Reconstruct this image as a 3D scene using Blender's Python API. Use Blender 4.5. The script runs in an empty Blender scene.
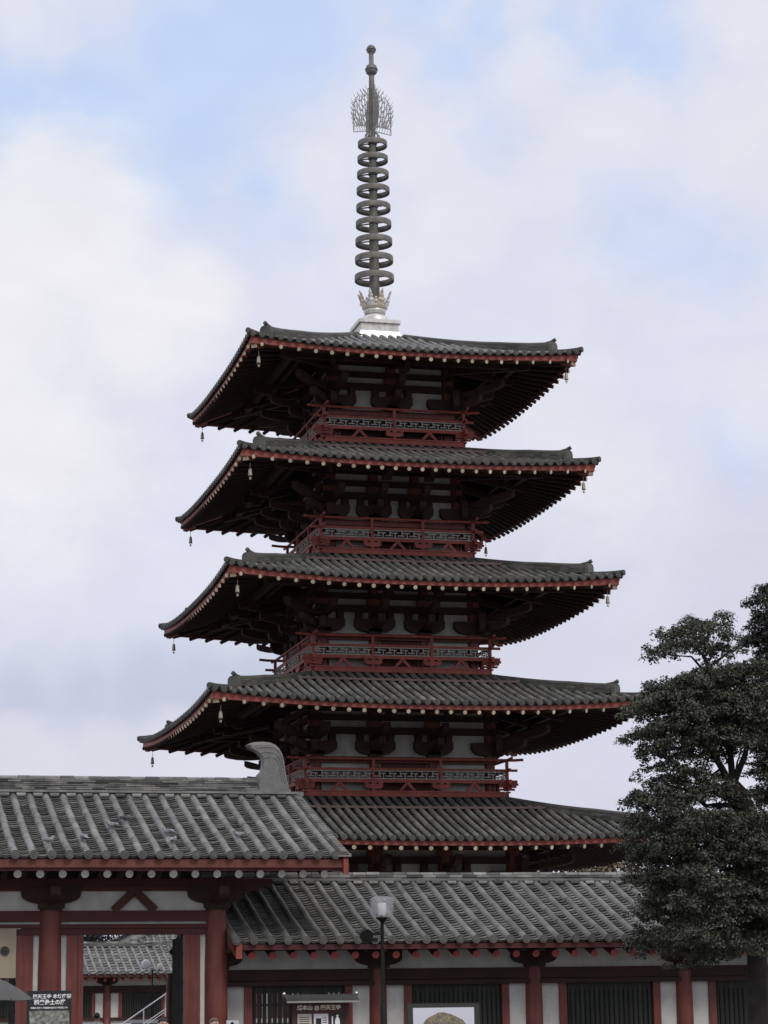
import bpy, math, random
from mathutils import Vector, Matrix
random.seed(7)
PI = math.pi
sc = bpy.context.scene
col = sc.collection

# ------------------------------------------------------------------ helpers
class MB:
    """collects verts and faces, linked as ONE mesh object"""
    def __init__(s, T=None):
        s.v = []; s.f = []; s.sm = []; s.mi = []; s.T = T
    def add(s, verts, faces, smooth=False, mi=0):
        n = len(s.v); T = s.T
        s.v += [T(*p) for p in verts] if T else [tuple(p) for p in verts]
        for f in faces:
            s.f.append(tuple(i + n for i in f)); s.sm.append(smooth); s.mi.append(mi)
    def box(s, x0, x1, y0, y1, z0, z1, mi=0):
        s.add([(x0,y0,z0),(x1,y0,z0),(x1,y1,z0),(x0,y1,z0),(x0,y0,z1),(x1,y0,z1),(x1,y1,z1),(x0,y1,z1)],
              [(0,3,2,1),(4,5,6,7),(0,1,5,4),(1,2,6,5),(2,3,7,6),(3,0,4,7)], False, mi)
    def bar(s, p0, p1, w, h, up=(0,0,1), mi=0, mi_end=None):
        p0 = Vector(p0); p1 = Vector(p1); a = (p1-p0).normalized()
        r = a.cross(Vector(up))
        if r.length < 1e-5: r = a.cross(Vector((1,0,0)))
        r.normalize(); u = r.cross(a)
        vs = []
        for p in (p0, p1):
            for sr, su in ((-1,-1),(1,-1),(1,1),(-1,1)):
                vs.append(tuple(p + r*(sr*w/2) + u*(su*h/2)))
        s.add(vs, [(0,1,5,4),(1,2,6,5),(2,3,7,6),(3,0,4,7)], False, mi)
        s.add(vs, [(3,2,1,0),(4,5,6,7)], False, mi if mi_end is None else mi_end)
    def tube(s, pts, rad, n=8, cap=True, mi=0, mi_cap=None):
        P = [Vector(p) for p in pts]
        if not isinstance(rad, (list, tuple)): rad = [rad]*len(P)
        rings = []
        ref = None
        for i, p in enumerate(P):
            a = (P[min(i+1, len(P)-1)] - P[max(i-1, 0)]).normalized()
            if ref is None:
                ref = a.cross(Vector((0,0,1)))
                if ref.length < 1e-3: ref = Vector((1,0,0))
            r = (ref - a*ref.dot(a)).normalized(); u = r.cross(a); ref = r
            rings.append([tuple(p + (r*math.cos(2*PI*k/n) + u*math.sin(2*PI*k/n))*rad[i]) for k in range(n)])
        vs = [q for R in rings for q in R]; fs = []
        for i in range(len(P)-1):
            for k in range(n):
                fs.append((i*n+k, i*n+(k+1)%n, (i+1)*n+(k+1)%n, (i+1)*n+k))
        s.add(vs, fs, True, mi)
        if cap:
            m = mi if mi_cap is None else mi_cap
            s.add(rings[0], [tuple(range(n))], False, m); s.add(rings[-1], [tuple(range(n-1,-1,-1))], False, m)
    def lathe(s, prof, n=24, c=(0,0,0), mi=0):
        vs = []; fs = []
        for r, z in prof:
            for k in range(n):
                a = 2*PI*k/n; vs.append((c[0]+r*math.cos(a), c[1]+r*math.sin(a), c[2]+z))
        for i in range(len(prof)-1):
            for k in range(n):
                fs.append((i*n+k, i*n+(k+1)%n, (i+1)*n+(k+1)%n, (i+1)*n+k))
        s.add(vs, fs, True, mi)
    def prism(s, poly, mp, t0, t1, mi=0, smooth=False):
        """poly in 2-D, mp(a, b, t) -> point"""
        n = len(poly)
        s.add([mp(a, b, t0) for a, b in poly], [tuple(range(n-1,-1,-1))], False, mi)
        s.add([mp(a, b, t1) for a, b in poly], [tuple(range(n))], False, mi)
        vs = [mp(a, b, t0) for a, b in poly] + [mp(a, b, t1) for a, b in poly]
        s.add(vs, [(i, (i+1)%n, n+(i+1)%n, n+i) for i in range(n)], smooth, mi)
    def ball(s, c, rx, ry, rz, n=10, m=6, rot=0.0, mi=0):
        vs = []; fs = []
        for i in range(m+1):
            t = PI*i/m
            for k in range(n):
                a = 2*PI*k/n
                x = rx*math.sin(t)*math.cos(a); y = ry*math.sin(t)*math.sin(a)
                vs.append((c[0]+x*math.cos(rot)-y*math.sin(rot), c[1]+x*math.sin(rot)+y*math.cos(rot), c[2]+rz*math.cos(t)))
        for i in range(m):
            for k in range(n):
                fs.append((i*n+k, i*n+(k+1)%n, (i+1)*n+(k+1)%n, (i+1)*n+k))
        s.add(vs, fs, True, mi)
    def build(s, name, mat, parent=None):
        me = bpy.data.meshes.new(name)
        me.from_pydata(s.v, [], s.f)
        for m in (mat if isinstance(mat, (list, tuple)) else [mat]): me.materials.append(m)
        me.polygons.foreach_set('use_smooth', s.sm)
        me.polygons.foreach_set('material_index', s.mi)
        me.update()
        o = bpy.data.objects.new(name, me); col.objects.link(o)
        if parent: 
            o.parent = parent
            o.matrix_parent_inverse = ROOTINV.get(root_of(parent).name, Matrix())
        return o
ROOTINV = {}
def root_of(o):
    while o.parent: o = o.parent
    return o
def tag(o, label=None, cat=None, group=None, kind=None):
    if label: o['label'] = label
    if cat: o['category'] = cat
    if group: o['group'] = group
    if kind: o['kind'] = kind
    return o
def thing(name, loc, label, cat, group=None):
    """an Empty at the thing's base; its parts are modelled in world coordinates and parented with the inverse"""
    o = bpy.data.objects.new(name, None); col.objects.link(o); o.location = loc
    o.empty_display_size = 0.3
    tag(o, label, cat, group)
    ROOTINV[o.name] = Matrix.Translation(loc).inverted()
    return o
def build(mb, name, mat, parent):
    o = mb.build(name, mat)
    o.parent = parent
    if parent.parent is None and parent.type == 'EMPTY':
        o.matrix_parent_inverse = ROOTINV.get(parent.name, Matrix())
    return o                                             # sub-parts: their part already sits at the world origin
def copy_tree(o, parent=None):
    c = o.copy(); col.objects.link(c)
    if parent: c.parent = parent
    for ch in list(o.children): copy_tree(ch, c)
    return c

# ------------------------------------------------------------------ materials
def mat(name, color, rough=0.7, metal=0.0, island=0.0, noise=0.0, nscale=4.0, color2=None, c2amt=0.0, c2scale=2.0, bump=0.0, bscale=30.0, spec=0.4, streak=None):
    m = bpy.data.materials.new(name); m.use_nodes = True
    nt = m.node_tree; N = nt.nodes; L = nt.links
    b = N['Principled BSDF']; b.inputs['Roughness'].default_value = rough; b.inputs['Metallic'].default_value = metal
    b.inputs['Specular IOR Level'].default_value = spec
    tc = N.new('ShaderNodeTexCoord')
    rgb = N.new('ShaderNodeRGB'); rgb.outputs[0].default_value = (*color, 1); cur = rgb.outputs[0]
    if color2:
        nz = N.new('ShaderNodeTexNoise'); nz.inputs['Scale'].default_value = c2scale; nz.inputs['Detail'].default_value = 6; nz.inputs['Roughness'].default_value = 0.65
        L.new(tc.outputs['Object'], nz.inputs['Vector'])
        mr = N.new('ShaderNodeMapRange'); mr.inputs[1].default_value = 0.5-0.12; mr.inputs[2].default_value = 0.5+0.22; mr.inputs[4].default_value = c2amt
        L.new(nz.outputs['Fac'], mr.inputs[0])
        mx = N.new('ShaderNodeMix'); mx.data_type = 'RGBA'; mx.inputs['B'].default_value = (*color2, 1)
        L.new(mr.outputs[0], mx.inputs['Factor']); L.new(cur, mx.inputs['A']); cur = mx.outputs['Result']
    fac = None
    if island:
        g = N.new('ShaderNodeNewGeometry')
        mr = N.new('ShaderNodeMapRange'); mr.inputs[3].default_value = 1-island; mr.inputs[4].default_value = 1+island
        L.new(g.outputs['Random Per Island'], mr.inputs[0]); fac = mr.outputs[0]
    if noise:
        nz = N.new('ShaderNodeTexNoise'); nz.inputs['Scale'].default_value = nscale; nz.inputs['Detail'].default_value = 5
        L.new(tc.outputs['Object'], nz.inputs['Vector'])
        mr = N.new('ShaderNodeMapRange'); mr.inputs[1].default_value = 0.25; mr.inputs[2].default_value = 0.75; mr.inputs[3].default_value = 1-noise; mr.inputs[4].default_value = 1+noise
        L.new(nz.outputs['Fac'], mr.inputs[0])
        if fac:
            mu = N.new('ShaderNodeMath'); mu.operation = 'MULTIPLY'; L.new(fac, mu.inputs[0]); L.new(mr.outputs[0], mu.inputs[1]); fac = mu.outputs[0]
        else: fac = mr.outputs[0]
    if streak:                                            # weather runs and grain: noise stretched along one direction
        mp = N.new('ShaderNodeMapping'); mp.inputs['Scale'].default_value = streak[1]; L.new(tc.outputs['Object'], mp.inputs[0])
        nz = N.new('ShaderNodeTexNoise'); nz.inputs['Scale'].default_value = 1; nz.inputs['Detail'].default_value = 5; nz.inputs['Roughness'].default_value = .6
        L.new(mp.outputs[0], nz.inputs['Vector'])
        mr = N.new('ShaderNodeMapRange'); mr.inputs[1].default_value = .3; mr.inputs[2].default_value = .68; mr.inputs[3].default_value = 1-streak[0]; mr.inputs[4].default_value = 1+streak[0]
        L.new(nz.outputs['Fac'], mr.inputs[0])
        if fac:
            mu = N.new('ShaderNodeMath'); mu.operation = 'MULTIPLY'; L.new(fac, mu.inputs[0]); L.new(mr.outputs[0], mu.inputs[1]); fac = mu.outputs[0]
        else: fac = mr.outputs[0]
    if fac:
        vm = N.new('ShaderNodeVectorMath'); vm.operation = 'SCALE'; L.new(cur, vm.inputs[0]); L.new(fac, vm.inputs['Scale']); cur = vm.outputs[0]
    L.new(cur, b.inputs['Base Color'])
    if bump:
        nz = N.new('ShaderNodeTexNoise'); nz.inputs['Scale'].default_value = bscale; nz.inputs['Detail'].default_value = 4
        L.new(tc.outputs['Object'], nz.inputs['Vector'])
        bp = N.new('ShaderNodeBump'); bp.inputs['Strength'].default_value = bump; bp.inputs['Distance'].default_value = 0.02
        L.new(nz.outputs['Fac'], bp.inputs['Height']); L.new(bp.outputs[0], b.inputs['Normal'])
    return m

M = {}
M['tile']   = mat('gate tile', (.205,.202,.186), .5, 0, .2, .22, 2.5, (.11,.11,.095), .6, 1.6, .25, 40, streak=(.22, (3.2,.5,.5)))
M['ctile']  = mat('corridor tile', (.168,.165,.15), .5, 0, .2, .22, 2.5, (.085,.085,.072), .6, 1.5, .25, 40, streak=(.22, (3.2,.5,.5)))
M['pan']    = mat('gate pan tile', (.165,.162,.148), .6, 0, .4, .25, 3.0, (.075,.075,.065), .5, 1.5, .2, 40, streak=(.2, (3.2,.5,.5)))
M['ridge']  = mat('ridge tile', (.165,.162,.15), .6, 0, .75, .35, 3.0, (.05,.05,.045), .5, 2.5, .2, 40)
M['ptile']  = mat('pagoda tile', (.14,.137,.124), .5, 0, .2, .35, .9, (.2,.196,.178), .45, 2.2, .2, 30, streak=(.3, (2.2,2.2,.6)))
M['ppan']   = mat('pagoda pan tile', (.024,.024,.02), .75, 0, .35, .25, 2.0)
M['pridge'] = mat('pagoda ridge tile', (.085,.083,.07), .6, 0, .4, .3, 2.5, (.04,.042,.036), .5, 2.0, .2, 30)
M['cap']    = mat('tile end discs', (.10,.098,.088), .6, 0, .2, .25, 3.0)
M['pcap']   = mat('pagoda tile end discs', (.07,.068,.06), .6, 0, .3, .25, 3.0)
M['pwhite'] = mat('weathered plaster', (.47,.465,.43), .85, 0, 0, .1, 1.5, (.30,.29,.265), .7, 1.4, .2, 12, streak=(.07, (5,5,1.0)))
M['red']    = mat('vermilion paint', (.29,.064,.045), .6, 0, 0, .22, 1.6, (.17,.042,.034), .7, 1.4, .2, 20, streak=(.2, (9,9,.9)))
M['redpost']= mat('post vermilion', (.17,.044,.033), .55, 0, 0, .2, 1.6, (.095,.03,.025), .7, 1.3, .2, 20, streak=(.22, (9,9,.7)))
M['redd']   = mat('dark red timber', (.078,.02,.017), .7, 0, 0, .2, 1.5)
M['brkt']   = mat('shade-darkened brown timber', (.04,.018,.014), .75, 0, 0, .3, 1.5)  # brown timber, darkened further so its colour holds the under-eave shade
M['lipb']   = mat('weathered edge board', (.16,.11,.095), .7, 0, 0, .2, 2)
M['soff']   = mat('dark eave boards', (.03,.021,.018), .85, 0, 0, .25, 1.0)  # near-black colour carries part of the shade beneath the eaves
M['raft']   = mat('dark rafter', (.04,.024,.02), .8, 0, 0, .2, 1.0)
M['cream']  = mat('cream paint', (.60,.47,.32), .6, 0, .25, .15, 6.0)
M['greyend']= mat('weathered rafter end', (.42,.41,.38), .7, 0, .15, .15, 20.0)
M['rededge']= mat('red rafter end', (.26,.05,.045), .6, 0, .15, .1, 20.0)
M['white']  = mat('white plaster', (.62,.61,.57), .85, 0, 0, .1, 1.5, (.38,.37,.335), .7, 1.6, .2, 12, streak=(.06, (5,5,1.0)))
M['fret']   = mat('grey green fretwork', (.33,.33,.3), .6, 0, 0, .1, 4.0)
M['lat']    = mat('dark lattice', (.042,.045,.038), .6, 0, .15, .1, 4.0)
M['dark']   = mat('dark interior', (.02,.018,.016), .9)
M['bronze'] = mat('patinated bronze', (.175,.175,.165), .55, .2, 0, .22, 3.0, (.22,.165,.095), .45, 4.0, .2, 30, streak=(.2, (6,6,1)))
M['gold']   = mat('pale gilt', (.72,.66,.52), .4, .35, 0, .15, 6.0, (.42,.28,.14), .7, 6.0)
M['silver'] = mat('white metal cladding', (.74,.74,.73), .38, .3, 0, .12, 3.0, (.46,.38,.25), .7, 2.5, streak=(.15, (5,5,1)))
M['bell']   = mat('bell bronze', (.42,.36,.27), .45, .4, .1, .15, 5.0, (.12,.13,.1), .5, 4.0)
M['stone']  = mat('granite', (.36,.35,.33), .8, 0, 0, .15, 3.0, (.24,.23,.22), .5, 1.0, .2, 20)
M['steel']  = mat('stainless steel', (.75,.75,.75), .3, .9)
M['black']  = mat('black paint', (.010,.011,.010), .6, 0, 0, .2, 6.0, spec=.2)
M['gravel'] = mat('pale gravel', (.18,.172,.155), .95, 0, 0, .25, .6, (.13,.122,.108), .6, .15, .6, 60)
M['gwhite'] = mat('white enamel', (.8,.8,.8), .35)
M['glassy'] = mat('frosted lamp glass', (.5,.5,.5), .2); 
g_ = M['glassy'].node_tree.nodes['Principled BSDF']; g_.inputs['Alpha'].default_value = .22; g_.inputs['Base Color'].default_value = (.75,.77,.78,1)
M['leaf']   = mat('camphor leaf', (.058,.064,.042), .6, 0, .55, 0, 1, (.088,.092,.06), .6, 1.2)
M['leaf2']  = mat('dark evergreen leaf', (.03,.034,.023), .55, 0, .6)
M['leaf3']  = mat('far evergreen leaf', (.035,.045,.03), .6, 0, .6)
M['autumn'] = mat('autumn leaf', (.16,.10,.055), .7, 0, .8, 0, 1, (.09,.1,.075), .9, .9)
M['bark']   = mat('dark bark', (.032,.028,.024), .9, 0, 0, .35, 5.0, None, 0, 1, .8, 12)
M['grey cloth'] = mat('grey canopy cloth', (.09,.09,.085), .8, 0, 0, .08, 3.0)
M['banner'] = mat('cream banner cloth', (.36,.305,.22), .85, 0, 0, .08, 4.0)
M['crest']  = mat('dark crest dye', (.04,.04,.045), .8)
M['signblk']= mat('black sign board', (.02,.021,.02), .45)
M['letter'] = mat('white lettering', (.9,.9,.88), .6)
M['gletter']= mat('pale gold lettering', (.9,.84,.7), .5)
M['paper']  = mat('white paper', (.72,.72,.72), .7)
M['paper2'] = mat('beige paper', (.55,.5,.42), .7)
M['photo']  = mat('garden photograph print', (.13,.14,.12), .4, 0, 0, .6, 14.0, (.42,.41,.36), .9, 12.0)
M['mound']  = mat('printed mound', (.16,.16,.15), .4, 0, 0, .9, 30.0, (.5,.38,.16), .75, 6.0)
M['poster'] = mat('pale poster paper', (.74,.75,.82), .35)
M['board']  = mat('dark red board', (.07,.025,.02), .5, 0, 0, .1, 3)
M['kroof']  = mat('grey metal roofing', (.085,.086,.08), .45, .3, 0, .15, 3)
M['skin']   = mat('skin', (.52,.34,.25), .55)
M['hair']   = mat('black hair', (.015,.012,.011), .5)
M['hairb']  = mat('brown hair', (.13,.075,.045), .5, 0, 0, .2, 30)
M['shirt']  = mat('pale shirt cloth', (.58,.58,.57), .85, 0, 0, .08, 10)
M['coat']   = mat('brown coat cloth', (.11,.07,.05), .85, 0, 0, .1, 10)
M['coat2']  = mat('dark blue coat cloth', (.03,.035,.05), .85)
M['trous']  = mat('dark trouser cloth', (.025,.025,.03), .85)
M['pigeon'] = mat('pigeon grey', (.2,.205,.215), .7, 0, 0, .35, 12, (.62,.63,.64), .85, 9)
M['pigdark']= mat('pigeon dark', (.03,.031,.036), .6, 0, 0, .3, 9, (.5,.5,.52), .5, 9)
M['ringd']  = M['bronze']
M['flame']  = mat('pale bronze openwork', (.3,.3,.28), .5, .2, 0, .1, 3)

# ------------------------------------------------------------------ tiled roof pieces
def arclen(path):
    s = [0]
    for a, b in zip(path, path[1:]): s.append(s[-1] + math.hypot(b[0]-a[0], b[1]-a[1]))
    return s
def sample(path, s, q):
    for i in range(len(s)-1):
        if q <= s[i+1] or i == len(s)-2:
            t = (q - s[i])/max(1e-9, s[i+1]-s[i]); a, b = path[i], path[i+1]
            return a[0]+(b[0]-a[0])*t, a[1]+(b[1]-a[1])*t
def tile_row(mb, u, path, r, L, cap=True, n=6, jit=.006):
    """half-round cover tiles laid along path [(d, z)] from the eave upward; each tile an island; mb.T takes (u, d, z)"""
    s = arclen(path); tot = s[-1]; k = max(1, round(tot/L))
    u0 = u
    for i in range(k):
        (d0, z0), (d1, z1) = sample(path, s, tot*i/k), sample(path, s, tot*(i+1)/k + (.02 if i < k-1 else 0))
        u = u0 + random.uniform(-jit, jit)
        l = math.hypot(d1-d0, z1-z0) or 1e-6; nx, nz = -(z1-z0)/l, (d1-d0)/l
        if nz < 0: nx, nz = -nx, -nz
        vs = []
        for (d, z, rr) in ((d0, z0, r*1.02), (d1, z1, r*.975)):
            for j in range(n+1):
                a = PI*j/n
                vs.append((u+rr*math.cos(a), d+nx*rr*math.sin(a), z+nz*rr*math.sin(a)))
        mb.add(vs, [(j, j+1, n+2+j, n+1+j) for j in range(n)], True)
        mb.add(vs[:n+1], [tuple(range(n+1))], False)
    if cap:
        d, z = path[0]
        m = 10; R = r*1.16
        ring = [(u+R*math.cos(2*PI*j/m), d+.03, z+.2*r+R*math.sin(2*PI*j/m)) for j in range(m)]
        back = [(x, d-.03, zz) for x, _, zz in ring]
        mb.add(ring, [tuple(range(m))], False, 1)
        mb.add(ring+back, [(j, (j+1)%m, m+(j+1)%m, m+j) for j in range(m)], True)
        R2 = R*.62
        mb.add([(u+R2*math.cos(2*PI*j/m), d+.042, z+.2*r+R2*math.sin(2*PI*j/m)) for j in range(m)], [tuple(range(m))], False, 1)
def pan_row(mb, u0, u1, zf, dA, dB, step, lift=.05, sag=.028):
    """overlapping concave pan tiles between two cover rows; zf(u, d) gives the surface; dA eave, dB top"""
    k = max(1, round(abs(dA-dB)/step)); um = (u0+u1)/2
    for i in range(k):
        d0 = dA+(dB-dA)*i/k; d1 = dA+(dB-dA)*(i+1)/k
        vs = []
        lf = lift*random.uniform(.8, 1.25)
        for d, li in ((d0, lf), (d1, 0.0)):
            for uu, sg in ((u0, 0), ((u0+um)/2, .75*sag), (um, sag), ((u1+um)/2, .75*sag), (u1, 0)):
                vs.append((uu, d, zf(uu, d)+li-sg))
        n = len(vs)
        sg_ = .07 if dA > dB else -.07
        vs += [(uu, d, z-.018) for uu, d, z in vs[:5]] + [(uu, d-sg_, z-.018) for uu, d, z in vs[:5]] + [(uu, d-sg_, z-lf-.02) for uu, d, z in vs[:5]]
        fs = [(j, j+1, 6+j, 5+j) for j in range(4)]
        for o in (0, 10, 15): fs += [(o+10+j if o else 10+j, (o+10+j if o else 10+j)+1, ((o if o else 0)+j)+1, (o if o else 0)+j) for j in range(4)] if o == 0 else [(o+5+j, o+6+j, o+1+j, o+j) for j in range(4)]
        mb.add(vs, fs, False)

# ------------------------------------------------------------------ SKY
def sky():
    w = bpy.data.worlds.new('World'); sc.world = w; w.use_nodes = True
    nt = w.node_tree; N = nt.nodes; L = nt.links; N.clear()
    out = N.new('ShaderNodeOutputWorld'); bg = N.new('ShaderNodeBackground'); bg.inputs['Strength'].default_value = .1
    L.new(bg.outputs[0], out.inputs[0])
    st = N.new('ShaderNodeTexSky'); st.sky_type = 'NISHITA'; st.sun_disc = False
    st.sun_elevation = SUN_EL; st.sun_rotation = SUN_ROT; st.air_density = 1.0; st.dust_density = 2.0
    tc = N.new('ShaderNodeTexCoord'); V = tc.outputs['Generated']
    def math_(op, a, b=None, c=None, clamp=False):
        m = N.new('ShaderNodeMath'); m.operation = op; m.use_clamp = clamp
        for i, x in enumerate((a, b, c)):
            if x is None: continue
            if isinstance(x, (int, float)): m.inputs[i].default_value = x
            else: L.new(x, m.inputs[i])
        return m.outputs[0]
    def noise(scale, detail, rough, off, dist=0.0, sy=1.0):
        mp = N.new('ShaderNodeMapping'); mp.inputs['Location'].default_value = off; mp.inputs['Scale'].default_value = (1, 1, sy)
        L.new(V, mp.inputs[0])
        nz = N.new('ShaderNodeTexNoise'); nz.inputs['Scale'].default_value = scale; nz.inputs['Detail'].default_value = detail
        nz.inputs['Roughness'].default_value = rough; nz.inputs['Distortion'].default_value = dist
        L.new(mp.outputs[0], nz.inputs[0]); return nz.outputs['Fac']
    # the sky seen in the photograph: banks of cloud at fixed places in the heavens, ragged by noise
    def mix(f, a, b):
        m = N.new('ShaderNodeMix'); m.data_type = 'RGBA'
        for k, x in (('Factor', f), ('A', a), ('B', b)):
            if isinstance(x, tuple): m.inputs[k].default_value = (*x, 1)
            elif isinstance(x, (int, float)): m.inputs[k].default_value = x
            else: L.new(x, m.inputs[k])
        return m.outputs['Result']
    def bank(centres, nz, k, soft, amt):
        f = None
        for d, out_ in centres:
            v = N.new('ShaderNodeVectorMath'); v.operation = 'DISTANCE'; L.new(V, v.inputs[0]); v.inputs[1].default_value = d
            x = math_('MULTIPLY_ADD', v.outputs['Value'], -1/math.radians(out_), 1.0)
            f = x if f is None else math_('SMOOTH_MAX', f, x, .2)
        f = math_('ADD', f, math_('MULTIPLY', math_('SUBTRACT', nz, .5), k))
        mr = N.new('ShaderNodeMapRange'); mr.interpolation_type = 'SMOOTHSTEP'
        mr.inputs[1].default_value = .45-soft; mr.inputs[2].default_value = .45+soft; mr.inputs[4].default_value = amt
        L.new(f, mr.inputs[0]); return mr.outputs[0]
    nA = noise(9, 8, .58, (.3, 2.2, 5.1), .25, 1.3)
    nB = noise(22, 8, .6, (4.3, .2, 1.1), .3, 1.3)
    nC = noise(14, 8, .6, (2.7, 6.2, 3.3), .4, 1.6)
    c = mix(.05, (7.45, 7.65, 8.95), st.outputs[0])
    mr0 = N.new('ShaderNodeMapRange'); mr0.inputs[1].default_value = .38; mr0.inputs[2].default_value = .66; L.new(nC, mr0.inputs[0])
    c = mix(math_('MULTIPLY', mr0.outputs[0], .6), c, (8.0, 8.0, 8.85))
    blue = mix(.08, (5.75, 7.15, 9.85), st.outputs[0])
    c = mix(bank([((0.3883,0.9093,0.1499),6.0), ((0.3343,0.9386,0.0853),6.0), ((0.3945,0.8971,0.1990),3.0), ((0.3095,0.9357,0.1692),4.0)], nA, .8, .45, .75), c, (6.55, 6.65, 7.9))
    c = mix(bank([((0.1980,0.8935,0.4030),5.5), ((0.0902,0.9244,0.3707),3.6), ((0.3258,0.8586,0.3957),3.4), ((0.2639,0.8835,0.3871),3.2), ((0.1149,0.9228,0.3678),3.4), ((0.2707,0.8765,0.3982),3.0), ((0.1866,0.9224,0.3380),2.8), ((0.1610,0.9215,0.3534),3.6), ((0.2456,0.8784,0.4099),4.5), ((0.1504,0.9095,0.3876),2.6), ((0.1328,0.9298,0.3432),1.8), ((0.3022,0.8658,0.3988),2.4), ((0.3387,0.8591,0.3838),2.0)], nA, 2.2, .5, .95), c, blue)
    c = mix(bank([((0.3411,0.8844,0.3186),2.4), ((0.3612,0.8796,0.3096),2.2), ((0.3320,0.8819,0.3347),1.6), ((0.3855,0.8930,0.2322),1.6)], nB, 2.4, .5, .55), c, blue)
    c = mix(bank([((0.0967,0.9871,0.1273),2.4), ((0.1213,0.9839,0.1316),2.4), ((0.1461,0.9802,0.1337),2.4), ((0.1709,0.9762,0.1336),2.4), ((0.1959,0.9721,0.1293),2.2), ((0.2162,0.9654,0.1458),2.4)], nA, 1.5, .5, .75), c, (5.0, 5.55, 7.1))
    c = mix(bank([((0.0867,0.9559,0.2807),6.2), ((0.1057,0.9438,0.3131),4.6), ((0.0969,0.9668,0.2365),5.2), ((0.1362,0.9497,0.2818),3.6), ((0.1604,0.9422,0.2942),2.4)], nA, 1.7, .30, .9), c, (8.75, 8.75, 9.05))
    c = mix(bank([((0.2552,0.9017,0.3491),2.6), ((0.2631,0.9082,0.3255),2.6), ((0.2459,0.9184,0.3099),2.0), ((0.2148,0.9134,0.3458),1.8), ((0.3278,0.8743,0.3580),2.3), ((0.3741,0.8567,0.3552),2.6), ((0.3731,0.8390,0.3962),2.0), ((0.2957,0.8738,0.3860),2.0), ((0.2885,0.8794,0.3788),1.6), ((0.3925,0.8868,0.2439),1.8), ((0.3317,0.9178,0.2182),3.0), ((0.3150,0.9195,0.2352),3.0), ((0.1167,0.9343,0.3369),1.6), ((0.0883,0.9112,0.4024),1.8)], nB, 1.9, .40, .6), c, (8.15, 8.1, 8.8))
    c = mix(bank([((0.1057,0.9893,0.1005),1.9), ((0.1344,0.9852,0.1067),1.7), ((0.1591,0.9813,0.1087),1.6), ((0.1799,0.9783,0.1023),1.6), ((0.0972,0.9891,0.1108),1.3)], nB, 1.0, .25, .85), c, (7.3, 7.2, 8.2))
    # fine wisps
    n2 = noise(26, 7, .6, (8.3, .7, 2.6), .5, 1.8)
    n2r = N.new('ShaderNodeMapRange'); n2r.inputs[1].default_value = .35; n2r.inputs[2].default_value = .75; n2r.inputs[3].default_value = .975; n2r.inputs[4].default_value = 1.025; L.new(n2, n2r.inputs[0])
    vm = N.new('ShaderNodeVectorMath'); vm.operation = 'SCALE'; L.new(c, vm.inputs[0]); L.new(n2r.outputs[0], vm.inputs['Scale'])
    L.new(vm.outputs[0], bg.inputs['Color'])
SUN_EL = math.radians(48)
SUN_AZ = math.radians(20)            # from behind the camera, to its right; measured from -Y towards +X
sd = Vector((math.sin(SUN_AZ)*math.cos(SUN_EL), -math.cos(SUN_AZ)*math.cos(SUN_EL), math.sin(SUN_EL)))
SUN_ROT = math.atan2(sd.x, sd.y)
sky()
sun = bpy.data.lights.new('sun', 'SUN'); sun.energy = 1.35; sun.angle = math.radians(14); sun.color = (1, .96, .9)
so = bpy.data.objects.new('sun', sun); col.objects.link(so); so.rotation_euler = (-sd).to_track_quat('-Z', 'Y').to_euler()

# ------------------------------------------------------------------ CAMERA
cam = bpy.data.cameras.new('camera'); co = bpy.data.objects.new('camera', cam); col.objects.link(co); sc.camera = co
yaw, pit, rol = math.radians(14.490), math.radians(11.957), math.radians(-.8388)
F = Vector((math.sin(yaw)*math.cos(pit), math.cos(yaw)*math.cos(pit), math.sin(pit)))
R = Vector((math.cos(yaw), -math.sin(yaw), 0)); U = R.cross(F)
R2 = R*math.cos(rol)+U*math.sin(rol); U2 = -R*math.sin(rol)+U*math.cos(rol)
mw = Matrix((R2, U2, -F)).transposed().to_4x4(); mw.translation = (-21.744, -85.108, 1.6); co.matrix_world = mw
cam.sensor_fit = 'VERTICAL'; cam.sensor_height = 24; cam.lens = 24*2355.812/1024
cam.clip_start = .5; cam.clip_end = 6000

# ------------------------------------------------------------------ GROUND
g = MB(); g.add([(-3000,-3000,0),(3000,-3000,0),(3000,3000,0),(-3000,3000,0)], [(0,1,2,3)])
tag(g.build('ground', M['gravel']), kind='structure')

# ================================================================== PAGODA
def face(k):
    return (lambda u, d, z: (u, -d, z), lambda u, d, z: (d, u, z), lambda u, d, z: (-u, d, z), lambda u, d, z: (-d, -u, z))[k]
TIERS = {5: dict(w=6.218, h=25.245, a=2.28, b=2.76, B=22.24, t=.95, zt=26.86, lip=None, bays=2),
         4: dict(w=6.613, h=21.032, a=2.50, b=2.97, B=18.00, t=2.60, zt=22.17, lip=3.45, bays=3),
         3: dict(w=7.180, h=16.775, a=2.92, b=3.39, B=13.58, t=2.82, zt=17.93, lip=3.82, bays=3),
         2: dict(w=7.897, h=12.334, a=3.33, b=3.80, B=9.08, t=3.24, zt=13.52, lip=4.28, bays=3),
         1: dict(w=8.70, h=7.65, a=3.92, b=None, B=4.44, t=3.65, zt=9.02, lip=4.90, bays=3)}
UP = .36
pagoda = thing('pagoda', (0,0,0), 'tall five storey pagoda with dark red woodwork, grey tiled roofs and bronze spire', 'pagoda')

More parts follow.
